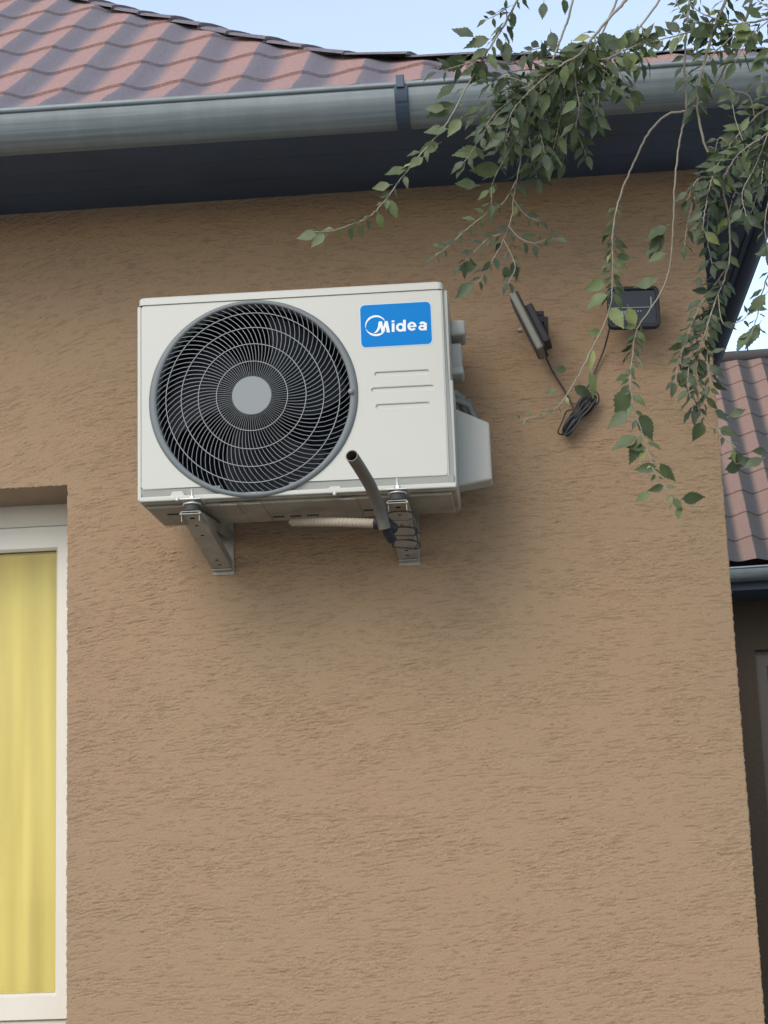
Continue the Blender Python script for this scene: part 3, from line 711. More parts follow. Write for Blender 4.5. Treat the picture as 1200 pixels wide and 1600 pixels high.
# grille
grr = MB(); gr = MB(); NB = 88
def dome(r): return -.004-.016*(1-(r/RI)**2)
for r in (.0905, .137, .1815, .2215):
    pts = [(cx_+r*math.cos(2*math.pi*k/80), dome(r)-.0014, cz_+r*math.sin(2*math.pi*k/80)) for k in range(81)]
    grr.tube(pts, .00115, 5, caps=False)
for i in range(NB):
    a0 = 2*math.pi*i/NB; pts = []
    for k in range(13):
        r = .046+(RI-.046)*k/12; th = a0+12.0*(r-.05)**2*(1 if r > .05 else 0)
        pts.append((cx_+r*math.cos(th), dome(r), cz_+r*math.sin(th)))
    # thin blades: deeper than they are wide
    vs = []
    for p in pts:
        for dx, dy in ((-1, 0), (1, 0), (1, .004), (-1, .004)):
            dx *= .0003+.00045*min(1, (Vector((p[0]-cx_, 0, p[2]-cz_)).length-.045)/.12)
            rad = Vector((p[0]-cx_, 0, p[2]-cz_)); tn = Vector((-rad.z, 0, rad.x)).normalized()
            vs.append(Vector(p)+tn*dx+Vector((0, dy, 0)))
    gr.add(vs, [[k*4+j, k*4+(j+1) % 4, k*4+4+(j+1) % 4, k*4+4+j] for k in range(12) for j in range(4)])
gro = apart(gr, 'fan_grille', M['wire']); apart(grr, 'grille_ring', M['wire_ring'], gro)
hb = MB(); hb.lathe([(0, -.0225), (.0488, -.0225), (.0505, -.0212), (.051, -.019), (.051, -.004)], (cx_, 0, cz_), seg=64, sm=False); apart(hb, 'grille_hub', M['hub'])
wl_ = MB(); wl_.lathe([(RI+.002, .02), (RI-.004, .11), (RI-.02, .18), (0, .18)], (cx_, 0, cz_), seg=64); apart(wl_, 'fan_well', M['well'])
fn = MB(); fn.lathe([(0, .045), (.05, .045), (.062, .055), (.062, .13)], (cx_, 0, cz_), seg=40)
for bI in range(3):
    vs = []
    for k in range(9):
        for j in range(9):
            r = .055+.175*k/8; an = R(120*bI+20)+R(88)*(j/8-.5)*(1-.15*k/8)+R(25)*k/8
            vs.append((cx_+r*math.cos(an), .085-.035*math.sin((j/8-.5)*2.4)-.01*(k/8), cz_+r*math.sin(an)))
    fn.add(vs, [[k*9+j, k*9+j+1, (k+1)*9+j+1, (k+1)*9+j] for k in range(8) for j in range(8)], True)
apart(fn, 'fan', M['fan'])
# label plate with the maker's mark
pA, pB, pC = loc(561.1, 476.3), loc(673.7, 469.9), loc(563.4, 544.6)
def lp(u, v):   # photo-crop coordinates on the label -> panel coordinates
    # u,v measured in the flat plate frame
    e1 = ((pB[0]-pA[0]), (pB[1]-pA[1])); e2 = ((pC[0]-pA[0]), (pC[1]-pA[1]))
    a11, a12, a21, a22 = 965, 20, -55, 585      # crop basis vectors TL->TR and TL->BL
    det = a11*a22-a12*a21; x, y = u-95, v-140; s_ = (x*a22-y*a12)/det; t_ = (a11*y-a21*x)/det
    return (pA[0]+e1[0]*s_+e2[0]*t_, pA[1]+e1[1]*s_+e2[1]*t_)
def lrect(g):
    u0, v0 = g, g; n = []
    for s0, t0, a0 in ((1, 0, 0), (0, 0, 90), (0, 1, 180), (1, 1, 270)):
        for k in range(7):
            an = R(a0+90*k/6); rx, ry = .068*(1-g*6), .112*(1-g*6)
            s_ = (1-g-rx if s0 else g+rx)+rx*math.cos(an); t_ = (1-g*1.6-ry if t0 else g*1.6+ry)-ry*math.sin(an)
            n.append((pA[0]+(pB[0]-pA[0])*s_+(pC[0]-pA[0])*t_, pA[1]+(pB[1]-pA[1])*s_+(pC[1]-pA[1])*t_))
    return n
l0 = link(curve_mesh([lrect(0)], .0008), 'label_border', mat('pale label edge', (.32, .44, .52), .4), None, (0, -.0006, 0)); l0.name = 'label'; l0.parent = ac
l1 = link(curve_mesh([lrect(.013)], .0008), 'label_field', M['logo_blue'], l0, (0, -.0006, 0))
def arc(cx, cy, r, a0, a1, w0, wm, w1, n=28):
    o_, i_ = [], []
    for k in range(n+1):
        f_ = k/n; an = R(a0+(a1-a0)*f_); wv = (w0+(wm-w0)*math.sin(math.pi*min(1, f_))+(w1-w0)*f_)
        o_.append((cx+r*math.cos(an), cy+r*math.sin(an))); i_.append((cx+(r-wv)*math.cos(an), cy+(r-wv)*math.sin(an)))
    return o_+i_[::-1]
glyphs = [arc(320, 424, 142, -32, -194, 10, 30, 4), arc(320, 418, 144, 160, 28, 3, 24, 10),
          [(284, 523), (312, 506), (334, 476), (348, 440), (360, 367), (402, 366), (416, 446), (441, 363), (478, 361), (509, 512), (468, 515), (452, 436), (428, 512), (396, 512), (382, 440), (368, 476), (346, 505), (318, 521)]]
lt = link(curve_mesh([[lp(*p) for p in g_] for g_ in glyphs[:1]], .0008), 'emblem', M['logo_white'], l0, (0, -.0013, 0))
lt2 = link(curve_mesh([[lp(*p) for p in glyphs[1]]], .0008), 'emblem', M['logo_white'], l0, (0, -.0013, 0))
lt3 = link(curve_mesh([[lp(*p) for p in glyphs[2]]], .0008), 'letter', M['logo_white'], l0, (0, -.0018, 0))
# letters i d e a drawn as outlines: (crop coordinates)
def ring_(cx, cy, rx, ry, w_, n=36): return ([(cx+rx*math.cos(2*math.pi*k/n), cy+ry*math.sin(2*math.pi*k/n)) for k in range(n)], [(cx+(rx-w_)*math.cos(2*math.pi*k/n), cy+(ry-w_*.85)*math.sin(2*math.pi*k/n)) for k in range(n)])
def letter(loops_, dy=0): link(curve_mesh([[lp(*p) for p in g_] for g_ in loops_], .0008), 'letter', M['logo_white'], l0, (0, -.0013-dy, 0))
def bar(x0, y0, x1, y1, sl=0): return [(x0, y0), (x1, y0-sl), (x1, y1-sl), (x0, y1)]
letter([bar(533, 392, 570, 506, 2)]); letter([bar(531, 352, 568, 378, 2)])
o1, i1 = ring_(650, 444, 62, 58, 35); letter([o1, i1]); letter([bar(684, 345, 721, 499, 2)], .0003)
# e
e_out = [(802+60*math.cos(R(a_)), 430+59*math.sin(R(a_))) for a_ in range(35, 362, 9)]
e_in = [(802+27*math.cos(R(a_)), 430+32*math.sin(R(a_))) for a_ in range(360, 30, -9)]
letter([e_out+[(862, 441)]+[(828, 441)]+e_in]); letter([bar(765, 423, 855, 443, 3)], .0003)
# a
letter([bar(962, 388, 1000, 484, 2)], .0003)
o1, i1 = ring_(938, 449, 50, 37, 29); letter([o1, i1])
letter([arc(945, 422, 55, 215, 360, 30, 30, 34)], .0006)
# valve cover, handle, pipes on the right side
vc = MB()
vx0 = W_-.008
def vp(px, py, Y): P = at(px, py, Y)-AO; return P
poly = [vp(717, 634, -.22), vp(763.5, 657, -.22), vp(768.5, 746, -.22), vp(723, 757, -.22)]
poly = [(p.x, p.y, p.z) for p in poly]
poly[0] = (vx0, poly[0][1], poly[0][2]); poly[3] = (vx0, poly[3][1], poly[3][2]+.0)
yb_ = D_-.02
vc.extrude(poly, (0, yb_-poly[0][1], 0))
bpoly = [(vx0, poly[0][1], poly[3][2]), (poly[2][0], poly[0][1], poly[2][2]), (poly[2][0], yb_, poly[2][2]-.006), (vx0, yb_, poly[3][2]-.006)]
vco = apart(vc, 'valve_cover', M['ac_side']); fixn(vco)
bv = vco.modifiers.new('bevel', 'BEVEL'); bv.width = .006; bv.segments = 3
hd = MB()
P = vp(722, 512, -.20); hd.box((vx0-.004, P.y-.03, P.z-.024), (P.x+.006, P.y+.07, P.z+.018), .007)
P = vp(721, 560, -.20); hd.box((vx0-.004, P.y-.01, P.z-.045), (P.x-.001, P.y+.06, P.z+.045), .005)
P = vp(722, 578, -.20); hd.box((vx0-.004, P.y-.02, P.z-.012), (P.x+.002, P.y+.06, P.z+.012), .005)
apart(hd, 'handle', M['ac_side'])
pp = MB()
for dx, rr in ((0, .013), (.018, .009)):
    pp.tube([Vector((vx0-.004, .20, .30-dx)), Vector((vx0+.018+dx, .215, .285-dx)), Vector((vx0+.036+dx, .235, .245-dx)), Vector((vx0+.05+dx, .25, .205-dx)), Vector((vx0+.05+dx, .25, .12))], rr, 12)
pp.tube([Vector((vx0+.03, .24, .28)), Vector((vx0+.05, .3, .25)), Vector((vx0+.03, .375, .24)), Vector((vx0-.02, .40, .24))], .016, 12)
apart(pp, 'refrigerant_pipe', M['foil'])
# feet: flanges that stick out in front, bolted to the brackets
def foot(x):
    f_ = MB(); f_.box((x-.026, -.05, -.010), (x+.026, .03, -.0065), .001); return f_
bx = [-.3855, .127]
for X in bx: 
    x = X-AO.x; apart(foot(x), 'mounting_foot', M['bolt'])

# ------------------------------------------------------------------ wall brackets
def bracket(X, x_wall, label):
    b = tag(empty('wall_bracket', (X, -.01, 2.435)), label, 'bracket', 'steel brackets under the air conditioner')
    def bpt(mb, name, mt): o = mb.build(name, mt); o.parent = b; o.matrix_parent_inverse = Matrix.Translation(b.location).inverted(); return o
    hw_ = .0235; dx = x_wall-X; zf, zr = 2.505, 2.543; th = .0025
    # arm: inverted channel from wall to front
    a_ = MB(); A0 = Vector((X, -.447, zf)); A1 = Vector((x_wall, -.004, zr))
    ax = (A1-A0).normalized(); sx = Vector((1, 0, 0)); up = sx.cross(ax).normalized()
    if up.z < 0: up = -up
    Ls = (A1-A0).length
    mt_ = Matrix((( *[0]*0, sx.x, ax.x, up.x, A0.x), (sx.y, ax.y, up.y, A0.y), (sx.z, ax.z, up.z, A0.z), (0, 0, 0, 1)))
    a_.box((-hw_, 0, -th), (hw_, Ls, 0), .0006, mt_)
    for s_ in (-1, 1):
        xa, xb = (s_*hw_-(th if s_ > 0 else 0), s_*hw_+(th if s_ < 0 else 0)); a_.box((xa, 0, -.026), (xb, Ls, -th-.0002), .0006, mt_)
    bpt(a_, 'arm', M['galv'])
    # brace: channel from arm front down to wall foot
    c = MB(); B0 = Vector((X, -.450, zf-.006)); B1 = Vector((x_wall, -.020, 2.437))
    ax = (B1-B0).normalized(); up = sx.cross(ax).normalized()
    if up.z < 0: up = -up
    Ls = (B1-B0).length; hb_ = hw_+.0028
    mt2 = Matrix(((sx.x, ax.x, up.x, B0.x), (sx.y, ax.y, up.y, B0.y), (sx.z, ax.z, up.z, B0.z), (0, 0, 0, 1)))
    c.box((-hb_, 0, -.0025), (hb_, Ls, 0), .0006, mt2)
    for s_ in (-1, 1):
        xa = s_*hb_-(th if s_ > 0 else 0); c.extrude([mt2 @ Vector(v_) for v_ in ((xa, .002, .0002), (xa, Ls, .0002), (xa, Ls, .024), (xa, .13, .024), (xa, .004, .004))], sx*th)
    co_ = fixn(bpt(c, 'brace', M['galv']))
    for t_, hh in ((.03, .006), (.085, .004), (.16, .004), (.36, .0045), (.40, .004)):
        h = MB(); h.box((-hh, t_-hh*.8, -.0031), (hh, t_+hh*.8, -.0027), 0, mt2); o = h.build('bolt_hole', M['well'], co_)
    # wall plate
    p_ = MB(); p_.box((x_wall-hb_, -.0045, 2.420), (x_wall+hb_+.004, -.0005, 2.60), .0008); p_.box((x_wall-hb_, -.026, 2.430), (x_wall+hb_, -.0025, 2.434), .0006)
    bpt(p_, 'wall_plate', M['galv'])
    r_ = MB(); r_.lathe([(.0, .0165), (.019, .0165), (.0205, .014), (.018, .008), (.0205, .002), (.019, 0), (0, 0)], (X, -.420, zf+.0035), 'z', 24); bpt(r_, 'rubber_mount', M['rubber'])
    bl = MB(); Z0 = zf+.03; bl.lathe([(0, .036), (.0035, .035), (.004, .0), (.004, -.004)], (X, -.420, Z0-.004), 'z', 12); bl.lathe([(0, .012), (.0075, .012), (.0085, .006), (.0075, 0), (.012, 0), (.012, -.003)], (X, -.420, Z0-.001), 'z', 6, sm=False)
    bl.lathe([(0, .0045), (.022, .004), (.024, .0015), (.024, 0), (0, 0)], (X, -.420, zf+.0205), 'z', 28)
    bpt(bl, 'bolt', M['bolt'])
    return b
bracket(-.3855, -.3817, 'steel wall bracket under the fan side with its slanted brace in plain view')
bracket(.127, .1225, 'steel wall bracket under the label side, bound with black cable ties')

# ------------------------------------------------------------------ drain pipe and hose
def cat(pts, n=8):
    P = [Vector(p) for p in pts]; P = [P[0]*2-P[1]]+P+[P[-1]*2-P[-2]]; out_ = []
    for i in range(1, len(P)-2):
        for k in range(n):
            t_ = k/n; a_, b_, c_, d_ = P[i-1:i+3]
            out_.append(.5*((2*b_)+(c_-a_)*t_+(2*a_-5*b_+4*c_-d_)*t_*t_+(3*b_-a_-3*c_+d_)*t_**3))
    out_.append(P[-2]); return out_
dp = tag(empty('drain_pipe', at(603, 820, -.44)), 'bent dark grey drain pipe with an open end, tied beside the right bracket', 'drain pipe')
def dpart(mb, name, mt): o = mb.build(name, mt); o.parent = dp; o.matrix_parent_inverse = Matrix.Translation(dp.location).inverted(); return o
pts = cat([at(549.5, 712, -.66), at(562, 731, -.60), at(578, 758, -.53), at(590, 786, -.475), at(597, 808, -.45), at(601, 826, -.44)], 6)
pm = MB(); Rr = .0150
pm.tube(pts, Rr, 24, caps=False); pm.tube([p+(pts[1]-pts[0])*.0 for p in pts], Rr-.0022, 24, caps=False)
t0 = (pts[1]-pts[0]).normalized(); 
# annular rim at the mouth
u = t0.cross(Vector((0, 0, 1))).normalized(); v = t0.cross(u)
vs = [pts[0]+(u*math.cos(2*math.pi*k/24)+v*math.sin(2*math.pi*k/24))*rr-t0*.0004 for rr in (Rr, Rr-.0022) for k in range(24)]
pm.add(vs, [[k, (k+1) % 24, 24+(k+1) % 24, 24+k] for k in range(24)])
dpart(pm, 'pipe', M['pipe'])
ft = MB(); ft.tube([at(586, 818, -.42), at(606, 820, -.43), at(616, 826, -.41)], .0135, 16); ft.tube([at(603, 812, -.44), at(606, 832, -.425), at(612, 843, -.40)], .0125, 16); ft.tube([at(586, 818, -.42), at(591, 818, -.42)], .0155, 16)
dpart(ft, 'tee_fitting', M['black'])
hs = tag(empty('corrugated_hose', at(586, 818, -.42)), 'short white corrugated drain hose running left under the unit', 'hose')
hm = MB(); P0, P1, P2_ = at(587, 818, -.415), at(520, 815, -.33), at(454, 815.5, -.24); n_ = 96; pts = []; rr = []
for k in range(n_+1):
    f_ = k/n_; p = P0*(1-f_)**2+P1*2*f_*(1-f_)+P2_*f_**2; pts.append(p); rr.append(.0120 if (k % 4) < 2 else .0092)
rr[-3:] = [.008, .0075, .007]
hm.tube(pts, rr, 16); o = hm.build('hose', M['hose']); o.parent = hs; o.matrix_parent_inverse = Matrix.Translation(hs.location).inverted()
# cable ties round the right bracket
tie = MB()
def loop_(pl, r): tie.tube(cat(pl+[pl[0]], 5), r, 6)
for (xa, ya, xb, yb, Yd) in ((603, 813, 643, 811, -.432), (607, 837, 649, 836, -.305), (614, 855, 653, 857, -.205)):
    a_, b_ = at(xa, ya, Yd), at(xb, yb, Yd)
    loop_([a_, (a_+b_)/2+Vector((0, -.003, -.001)), b_, b_+Vector((.001, .020, .020)), (a_+b_)/2+Vector((0, .024, .026)), a_+Vector((-.001, .020, .020))], .0019)
tie.tube(cat([at(645, 812, -.41), at(651, 836, -.3), at(653, 848, -.24), at(648, 858, -.2)]), .0016, 6)
tie.tube([at(648, 834, -.29), at(656, 832, -.29)], .0014, 6)
tag(tie.build('cable_tie', M['cable']), 'black cable ties strapped round the right bracket brace', 'cable tie')

# ------------------------------------------------------------------ solar lamp (edge on) and panel with cable
lamp = tag(empty('floodlight', at(845, 510, -.02)), 'slim grey and black floodlight seen edge on, tilted on its wall mount', 'floodlight')
def lpart(mb, name, mt): o = mb.build(name, mt); o.parent = lamp; o.matrix_parent_inverse = Matrix.Translation(lamp.location).inverted(); return o
T0, T1 = at(801, 462, -.13), at(845, 549, -.13)
ax = (T1-T0); Ln = ax.length; ax.normalize(); yv = Vector((0.10, 1, .03)).normalized(); nv = ax.cross(yv).normalized()
if nv.x > 0: nv = -nv      # outward face points left
yv = nv.cross(ax).normalized()
LM = Matrix(((ax.x, yv.x, nv.x, T0.x), (ax.y, yv.y, nv.y, T0.y), (ax.z, yv.z, nv.z, T0.z), (0, 0, 0, 1)))
if yv.y < 0: pass
sg = 1 if yv.y > 0 else -1
def lb(mb, x0, x1, y0, y1, z0, z1, bev): 
    ya, yb = sorted((y0*sg, y1*sg)); mb.box((x0, ya, z0), (x1, yb, z1), bev, LM)
b_ = MB(); lb(b_, 0, Ln, -.03, .085, -.011, .009, .005); lpart(b_, 'body', M['greyp'])
b_ = MB(); lb(b_, .015, Ln-.004, -.031, .085, .0075, .0125, .002); lpart(b_, 'glass_panel', M['navy'])
b_ = MB(); lb(b_, .0, Ln-.0, -.026, .083, -.0165, -.009, .003); lb(b_, .045, Ln-.012, -.018, .07, -.036, -.015, .004); lpart(b_, 'back_housing', M['black'])
b_ = MB(); P = at(812, 516, -.14); b_.tube([P+Vector((.006, 0, .002)), P+Vector((-.006, 0, -.001))], [.009, .006], 14); lpart(b_, 'sensor', M['greyp'])
b_ = MB(); P = at(846, 507, -.03); b_.box(P+Vector((-.016, -.085, -.022)), P+Vector((.006, .028, -.018+.03)), .003); b_.box(P+Vector((-.022, .022, -.03)), P+Vector((.018, .029, .03)), .002); b_.tube([P+Vector((-.004, -.088, .004)), P+Vector((-.004, -.06, .004))], .006, 10)
lpart(b_, 'wall_mount', M['black'])

pan = tag(empty('security_light', at(990, 478, -.01)), 'square black rounded security light facing the viewer, behind hanging twigs', 'security light')
def ppart(mb, name, mt): o = mb.build(name, mt); o.parent = pan; o.matrix_parent_inverse = Matrix.Translation(pan.location).inverted(); return o
YP = -.095
c0 = at(990, 479, YP); wv = (at(1031, 481, YP)-at(949, 481, YP)).length; hv = .122
PM = Matrix.Translation(c0) @ Matrix.Rotation(R(2), 4, 'Y') @ Matrix.Rotation(R(-7), 4, 'X')
def put(me, name, mt, y): 
    for v in me.vertices: v.co = PM @ (v.co+Vector((0, y, 0)))
    me.materials.append(mt); o = bpy.data.objects.new(name, me); col.objects.link(o); o.parent = pan; o.matrix_parent_inverse = Matrix.Translation(pan.location).inverted(); me.name = name; return o
put(curve_mesh([rrect(-wv/2, -hv/2, wv/2, hv/2, .016), rrect(-wv/2+.011, -hv/2+.012, wv/2-.011, hv/2-.010, .007)], .018, .0035), 'frame', M['black'], 0)
put(curve_mesh([rrect(-wv/2+.006, -hv/2+.006, wv/2-.006, hv/2-.006, .010)], .010, 0), 'face', M['navy'], .006)
b_ = MB()
b_.box((-wv/2+.02, .0035, -.002), (wv/2-.018, .0058, .0), 0, PM)
for i in range(4):
    for (zz, xx) in ((-.022, -.040), ):
        b_.box((xx+i*.0075, .0042, zz), (xx+i*.0075+.005, .0058, zz+.012), 0, PM)
for i in range(6): b_.box((-.022+i*.008, .0042, .0 - .014), (-.022+i*.008+.0025, .0058, -.009), 0, PM)
b_.box((wv/2-.024, .0042, .0), (wv/2-.021, .0058, .030), 0, PM)
ppart(b_, 'printed_circuit', mat('dim silver print', (.16, .18, .19), .35))
b_ = MB(); b_.box((-.02, .015, -.03), (.02, .04, .03), .004, PM); b_.box(c0+Vector((-.012, .03, -.012)), c0+Vector((.012, .0985, .012)), .002); ppart(b_, 'wall_mount', M['black'])

cb = tag(empty('cable_bundle', at(902, 650, -.01)), 'coiled black cable bundle hanging on the wall below the two lamps', 'cable')
def cpart(mb, name, mt): o = mb.build(name, mt); o.parent = cb; o.matrix_parent_inverse = Matrix.Translation(cb.location).inverted(); return o
k_ = MB()
k_.tube(cat([at(848, 545, -.08), at(856, 565, -.03), at(866, 585, -.012), at(880, 607, -.01), at(890, 625, -.012), at(897, 640, -.02)]), .0024, 7)
cpart(k_, 'cord', M['cable']); k_ = MB(); k_.tube(cat([at(953, 512, -.05), at(944, 545, -.02), at(934, 570, -.01), at(922, 598, -.01), at(914, 612, -.012), at(906, 635, -.02)]), .0024, 7)
cpart(k_, 'cord', M['cable'])
k_ = MB(); rnd = random.Random(3)
for i in range(15):
    ax0 = at(882+rnd.uniform(-3, 4), 676+rnd.uniform(-5, 5), -.02-rnd.random()*.02); ax1 = at(924+rnd.uniform(-7, 7), 618+rnd.uniform(-4, 6), -.02-rnd.random()*.02)
    wd = (.0035+rnd.random()*.0055); dv = (ax1-ax0).normalized(); sv = dv.cross(Vector((0, 1, 0))).normalized(); loop = []
    for k in range(20):
        an = 2*math.pi*k/20; c_ = (ax0+ax1)/2; neck = .45+.55*abs(math.cos(an))
        loop.append(c_+dv*math.cos(an)*(ax1-ax0).length/2+sv*math.sin(an)*wd*1.5*neck*(1+.5*(math.cos(an) > .3))+Vector((0, .006*math.sin(an*2+i), 0)))
    k_.tube(cat(loop+[loop[0]], 2), .0025, 6)
# stray loops
k_.tube(cat([at(912, 628, -.02), at(926, 612, -.03), at(935, 617, -.03), at(934, 630, -.025), at(922, 636, -.02), at(910, 645, -.02)]), .0021, 6)
k_.tube(cat([at(895, 640, -.02), at(885, 643, -.02), at(880, 655, -.03), at(872, 675, -.03), at(880, 680, -.02)]), .0021, 6)
cpart(k_, 'coil', M['cable'])
k_ = MB(); c_ = at(899, 650, -.03); dv = (at(924, 618, -.03)-at(882, 676, -.03)).normalized()
k_.tube([c_-dv*.007, c_+dv*.007], .0125, 14); cpart(k_, 'wrap', M['black'])

# ------------------------------------------------------------------ tree
def leaf_mat():
    mt = bpy.data.materials.new('elm leaf'); mt.use_nodes = True; t = mt.node_tree; L = t.links.new; t.nodes.clear()
    out = node(t, 'ShaderNodeOutputMaterial'); b = node(t, 'ShaderNodeBsdfPrincipled'); tl = node(t, 'ShaderNodeBsdfTranslucent'); mx = node(t, 'ShaderNodeMixShader'); mx.inputs[0].default_value = .28
    at_ = node(t, 'ShaderNodeAttribute', attribute_name='tone')
    cr = node(t, 'ShaderNodeValToRGB'); r = cr.color_ramp
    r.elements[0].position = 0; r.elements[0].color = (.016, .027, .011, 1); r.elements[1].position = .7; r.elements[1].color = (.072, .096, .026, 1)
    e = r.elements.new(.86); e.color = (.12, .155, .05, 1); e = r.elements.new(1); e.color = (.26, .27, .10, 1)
    L(at_.outputs['Fac'], cr.inputs[0])
    ge = node(t, 'ShaderNodeNewGeometry'); m2 = node(t, 'ShaderNodeMix', data_type='RGBA'); L(ge.outputs['Backfacing'], m2.inputs[0]); L(cr.outputs[0], m2.inputs[6])
    br = node(t, 'ShaderNodeMix', data_type='RGBA'); br.inputs[0].default_value = .25; L(cr.outputs[0], br.inputs[6]); br.inputs[7].default_value = (.13, .17, .12, 1); L(br.outputs[2], m2.inputs[7])
    L(m2.outputs[2], b.inputs['Base Color']); b.inputs['Roughness'].default_value = .5; b.inputs['Specular IOR Level'].default_value = .35
    hs_ = node(t, 'ShaderNodeMix', data_type='RGBA', blend_type='MULTIPLY'); hs_.inputs[0].default_value = 1; L(cr.outputs[0], hs_.inputs[6]); hs_.inputs[7].default_value = (1.3, 1.5, .7, 1)
    L(hs_.outputs[2], tl.inputs[0]); L(b.outputs[0], mx.inputs[1]); L(tl.outputs[0], mx.inputs[2]); L(mx.outputs[0], out.inputs[0])
    return mt
M['leaf'] = leaf_mat()
M['twig'] = mat('pale green brown twig', (.20, .18, .135), .6, var=.2, vscale=30)
tree = tag(empty('tree', (3.4, -2.2, 0)), 'green leafy tree whose drooping twigs hang before the gutter and wall', 'tree')
def tpart(o, par=None):
    o.parent = par or tree
    if not par: o.matrix_parent_inverse = Matrix.Translation(tree.location).inverted()
    return o
class Leaves:
    def __init__(s): s.m = MB(); s.tone = []
    def leaf(s, p, dirv, nrm, L, tone, rnd, wid=.43):
        L *= .82
        d = dirv.normalized(); nn = (nrm-d*nrm.dot(d))
        if nn.length < .05: nn = Vector((0, -1, .3))-d*Vector((0, -1, .3)).dot(d)
        nn.normalize(); sd_ = d.cross(nn)
        curl = rnd.uniform(-.15, .8); fold = rnd.uniform(.08, .35); tw = rnd.uniform(-.5, .5)
        n = 8; mid = []; prof = [0, .55, .86, 1.0, .95, .78, .52, .22, 0]
        pet = L*.12; base = p+d*pet
        vs = []; ser = .12
        cen = []
        for k in range(n+1):
            f = k/n; c = base+d*(L*f)-nn*(curl*L*f*f*.6); cen.append(c)
        vs += cen; left = []; right = []
        for side, lst in ((1, left), (-1, right)):
            for k in range(n):
                for sub in (0, 1):
                    f = (k+(.55 if sub else 0))/n; w_ = (prof[k]*(1-(.55 if sub else 0))+prof[k+1]*(.55 if sub else 0))
                    w_ *= (1.0+(ser if sub else -ser*.5)) if 0 < k else 1
                    c = base+d*(L*(f+(.035 if sub else 0)))-nn*(curl*L*f*f*.6)
                    ang = tw*f; sv = sd_*math.cos(ang)+nn*math.sin(ang)
                    wave_ = .03*L*math.sin(f*14+side)
                    lst.append(c+sv*(side*w_*L*wid*.5)+nn*(fold*w_*L*wid*.5+wave_*w_))
        b = len(vs); vs += left; c0 = len(vs); vs += right
        fs = []
        for k in range(n):
            l0 = b+2*k; r0 = c0+2*k
            l2 = b+2*k+2 if k < n-1 else n; r2 = c0+2*k+2 if k < n-1 else n
            fs.append([k, k+1, l0+1, l0] if k == n-1 else [k, k+1, l2, l0+1, l0])
            fs.append([k, r0, r0+1, k+1] if k == n-1 else [k, r0, r0+1, r2, k+1])
        s.m.add(vs, fs, True); s.tone += [min(1, max(0, tone))]*len(vs)
        # petiole
        q_ = len(s.m.v); s.m.cur = 1
        s.m.tube([p, p+d*pet*1.05], .0007, 4, caps=False); s.m.cur = 0; s.tone += [.6]*(len(s.m.v)-q_)
    def build(s, par):
        o = s.m.build('foliage', [M['leaf'], M['twig']], par); a_ = o.data.attributes.new('tone', 'FLOAT', 'POINT'); a_.data.foreach_set('value', s.tone); return o

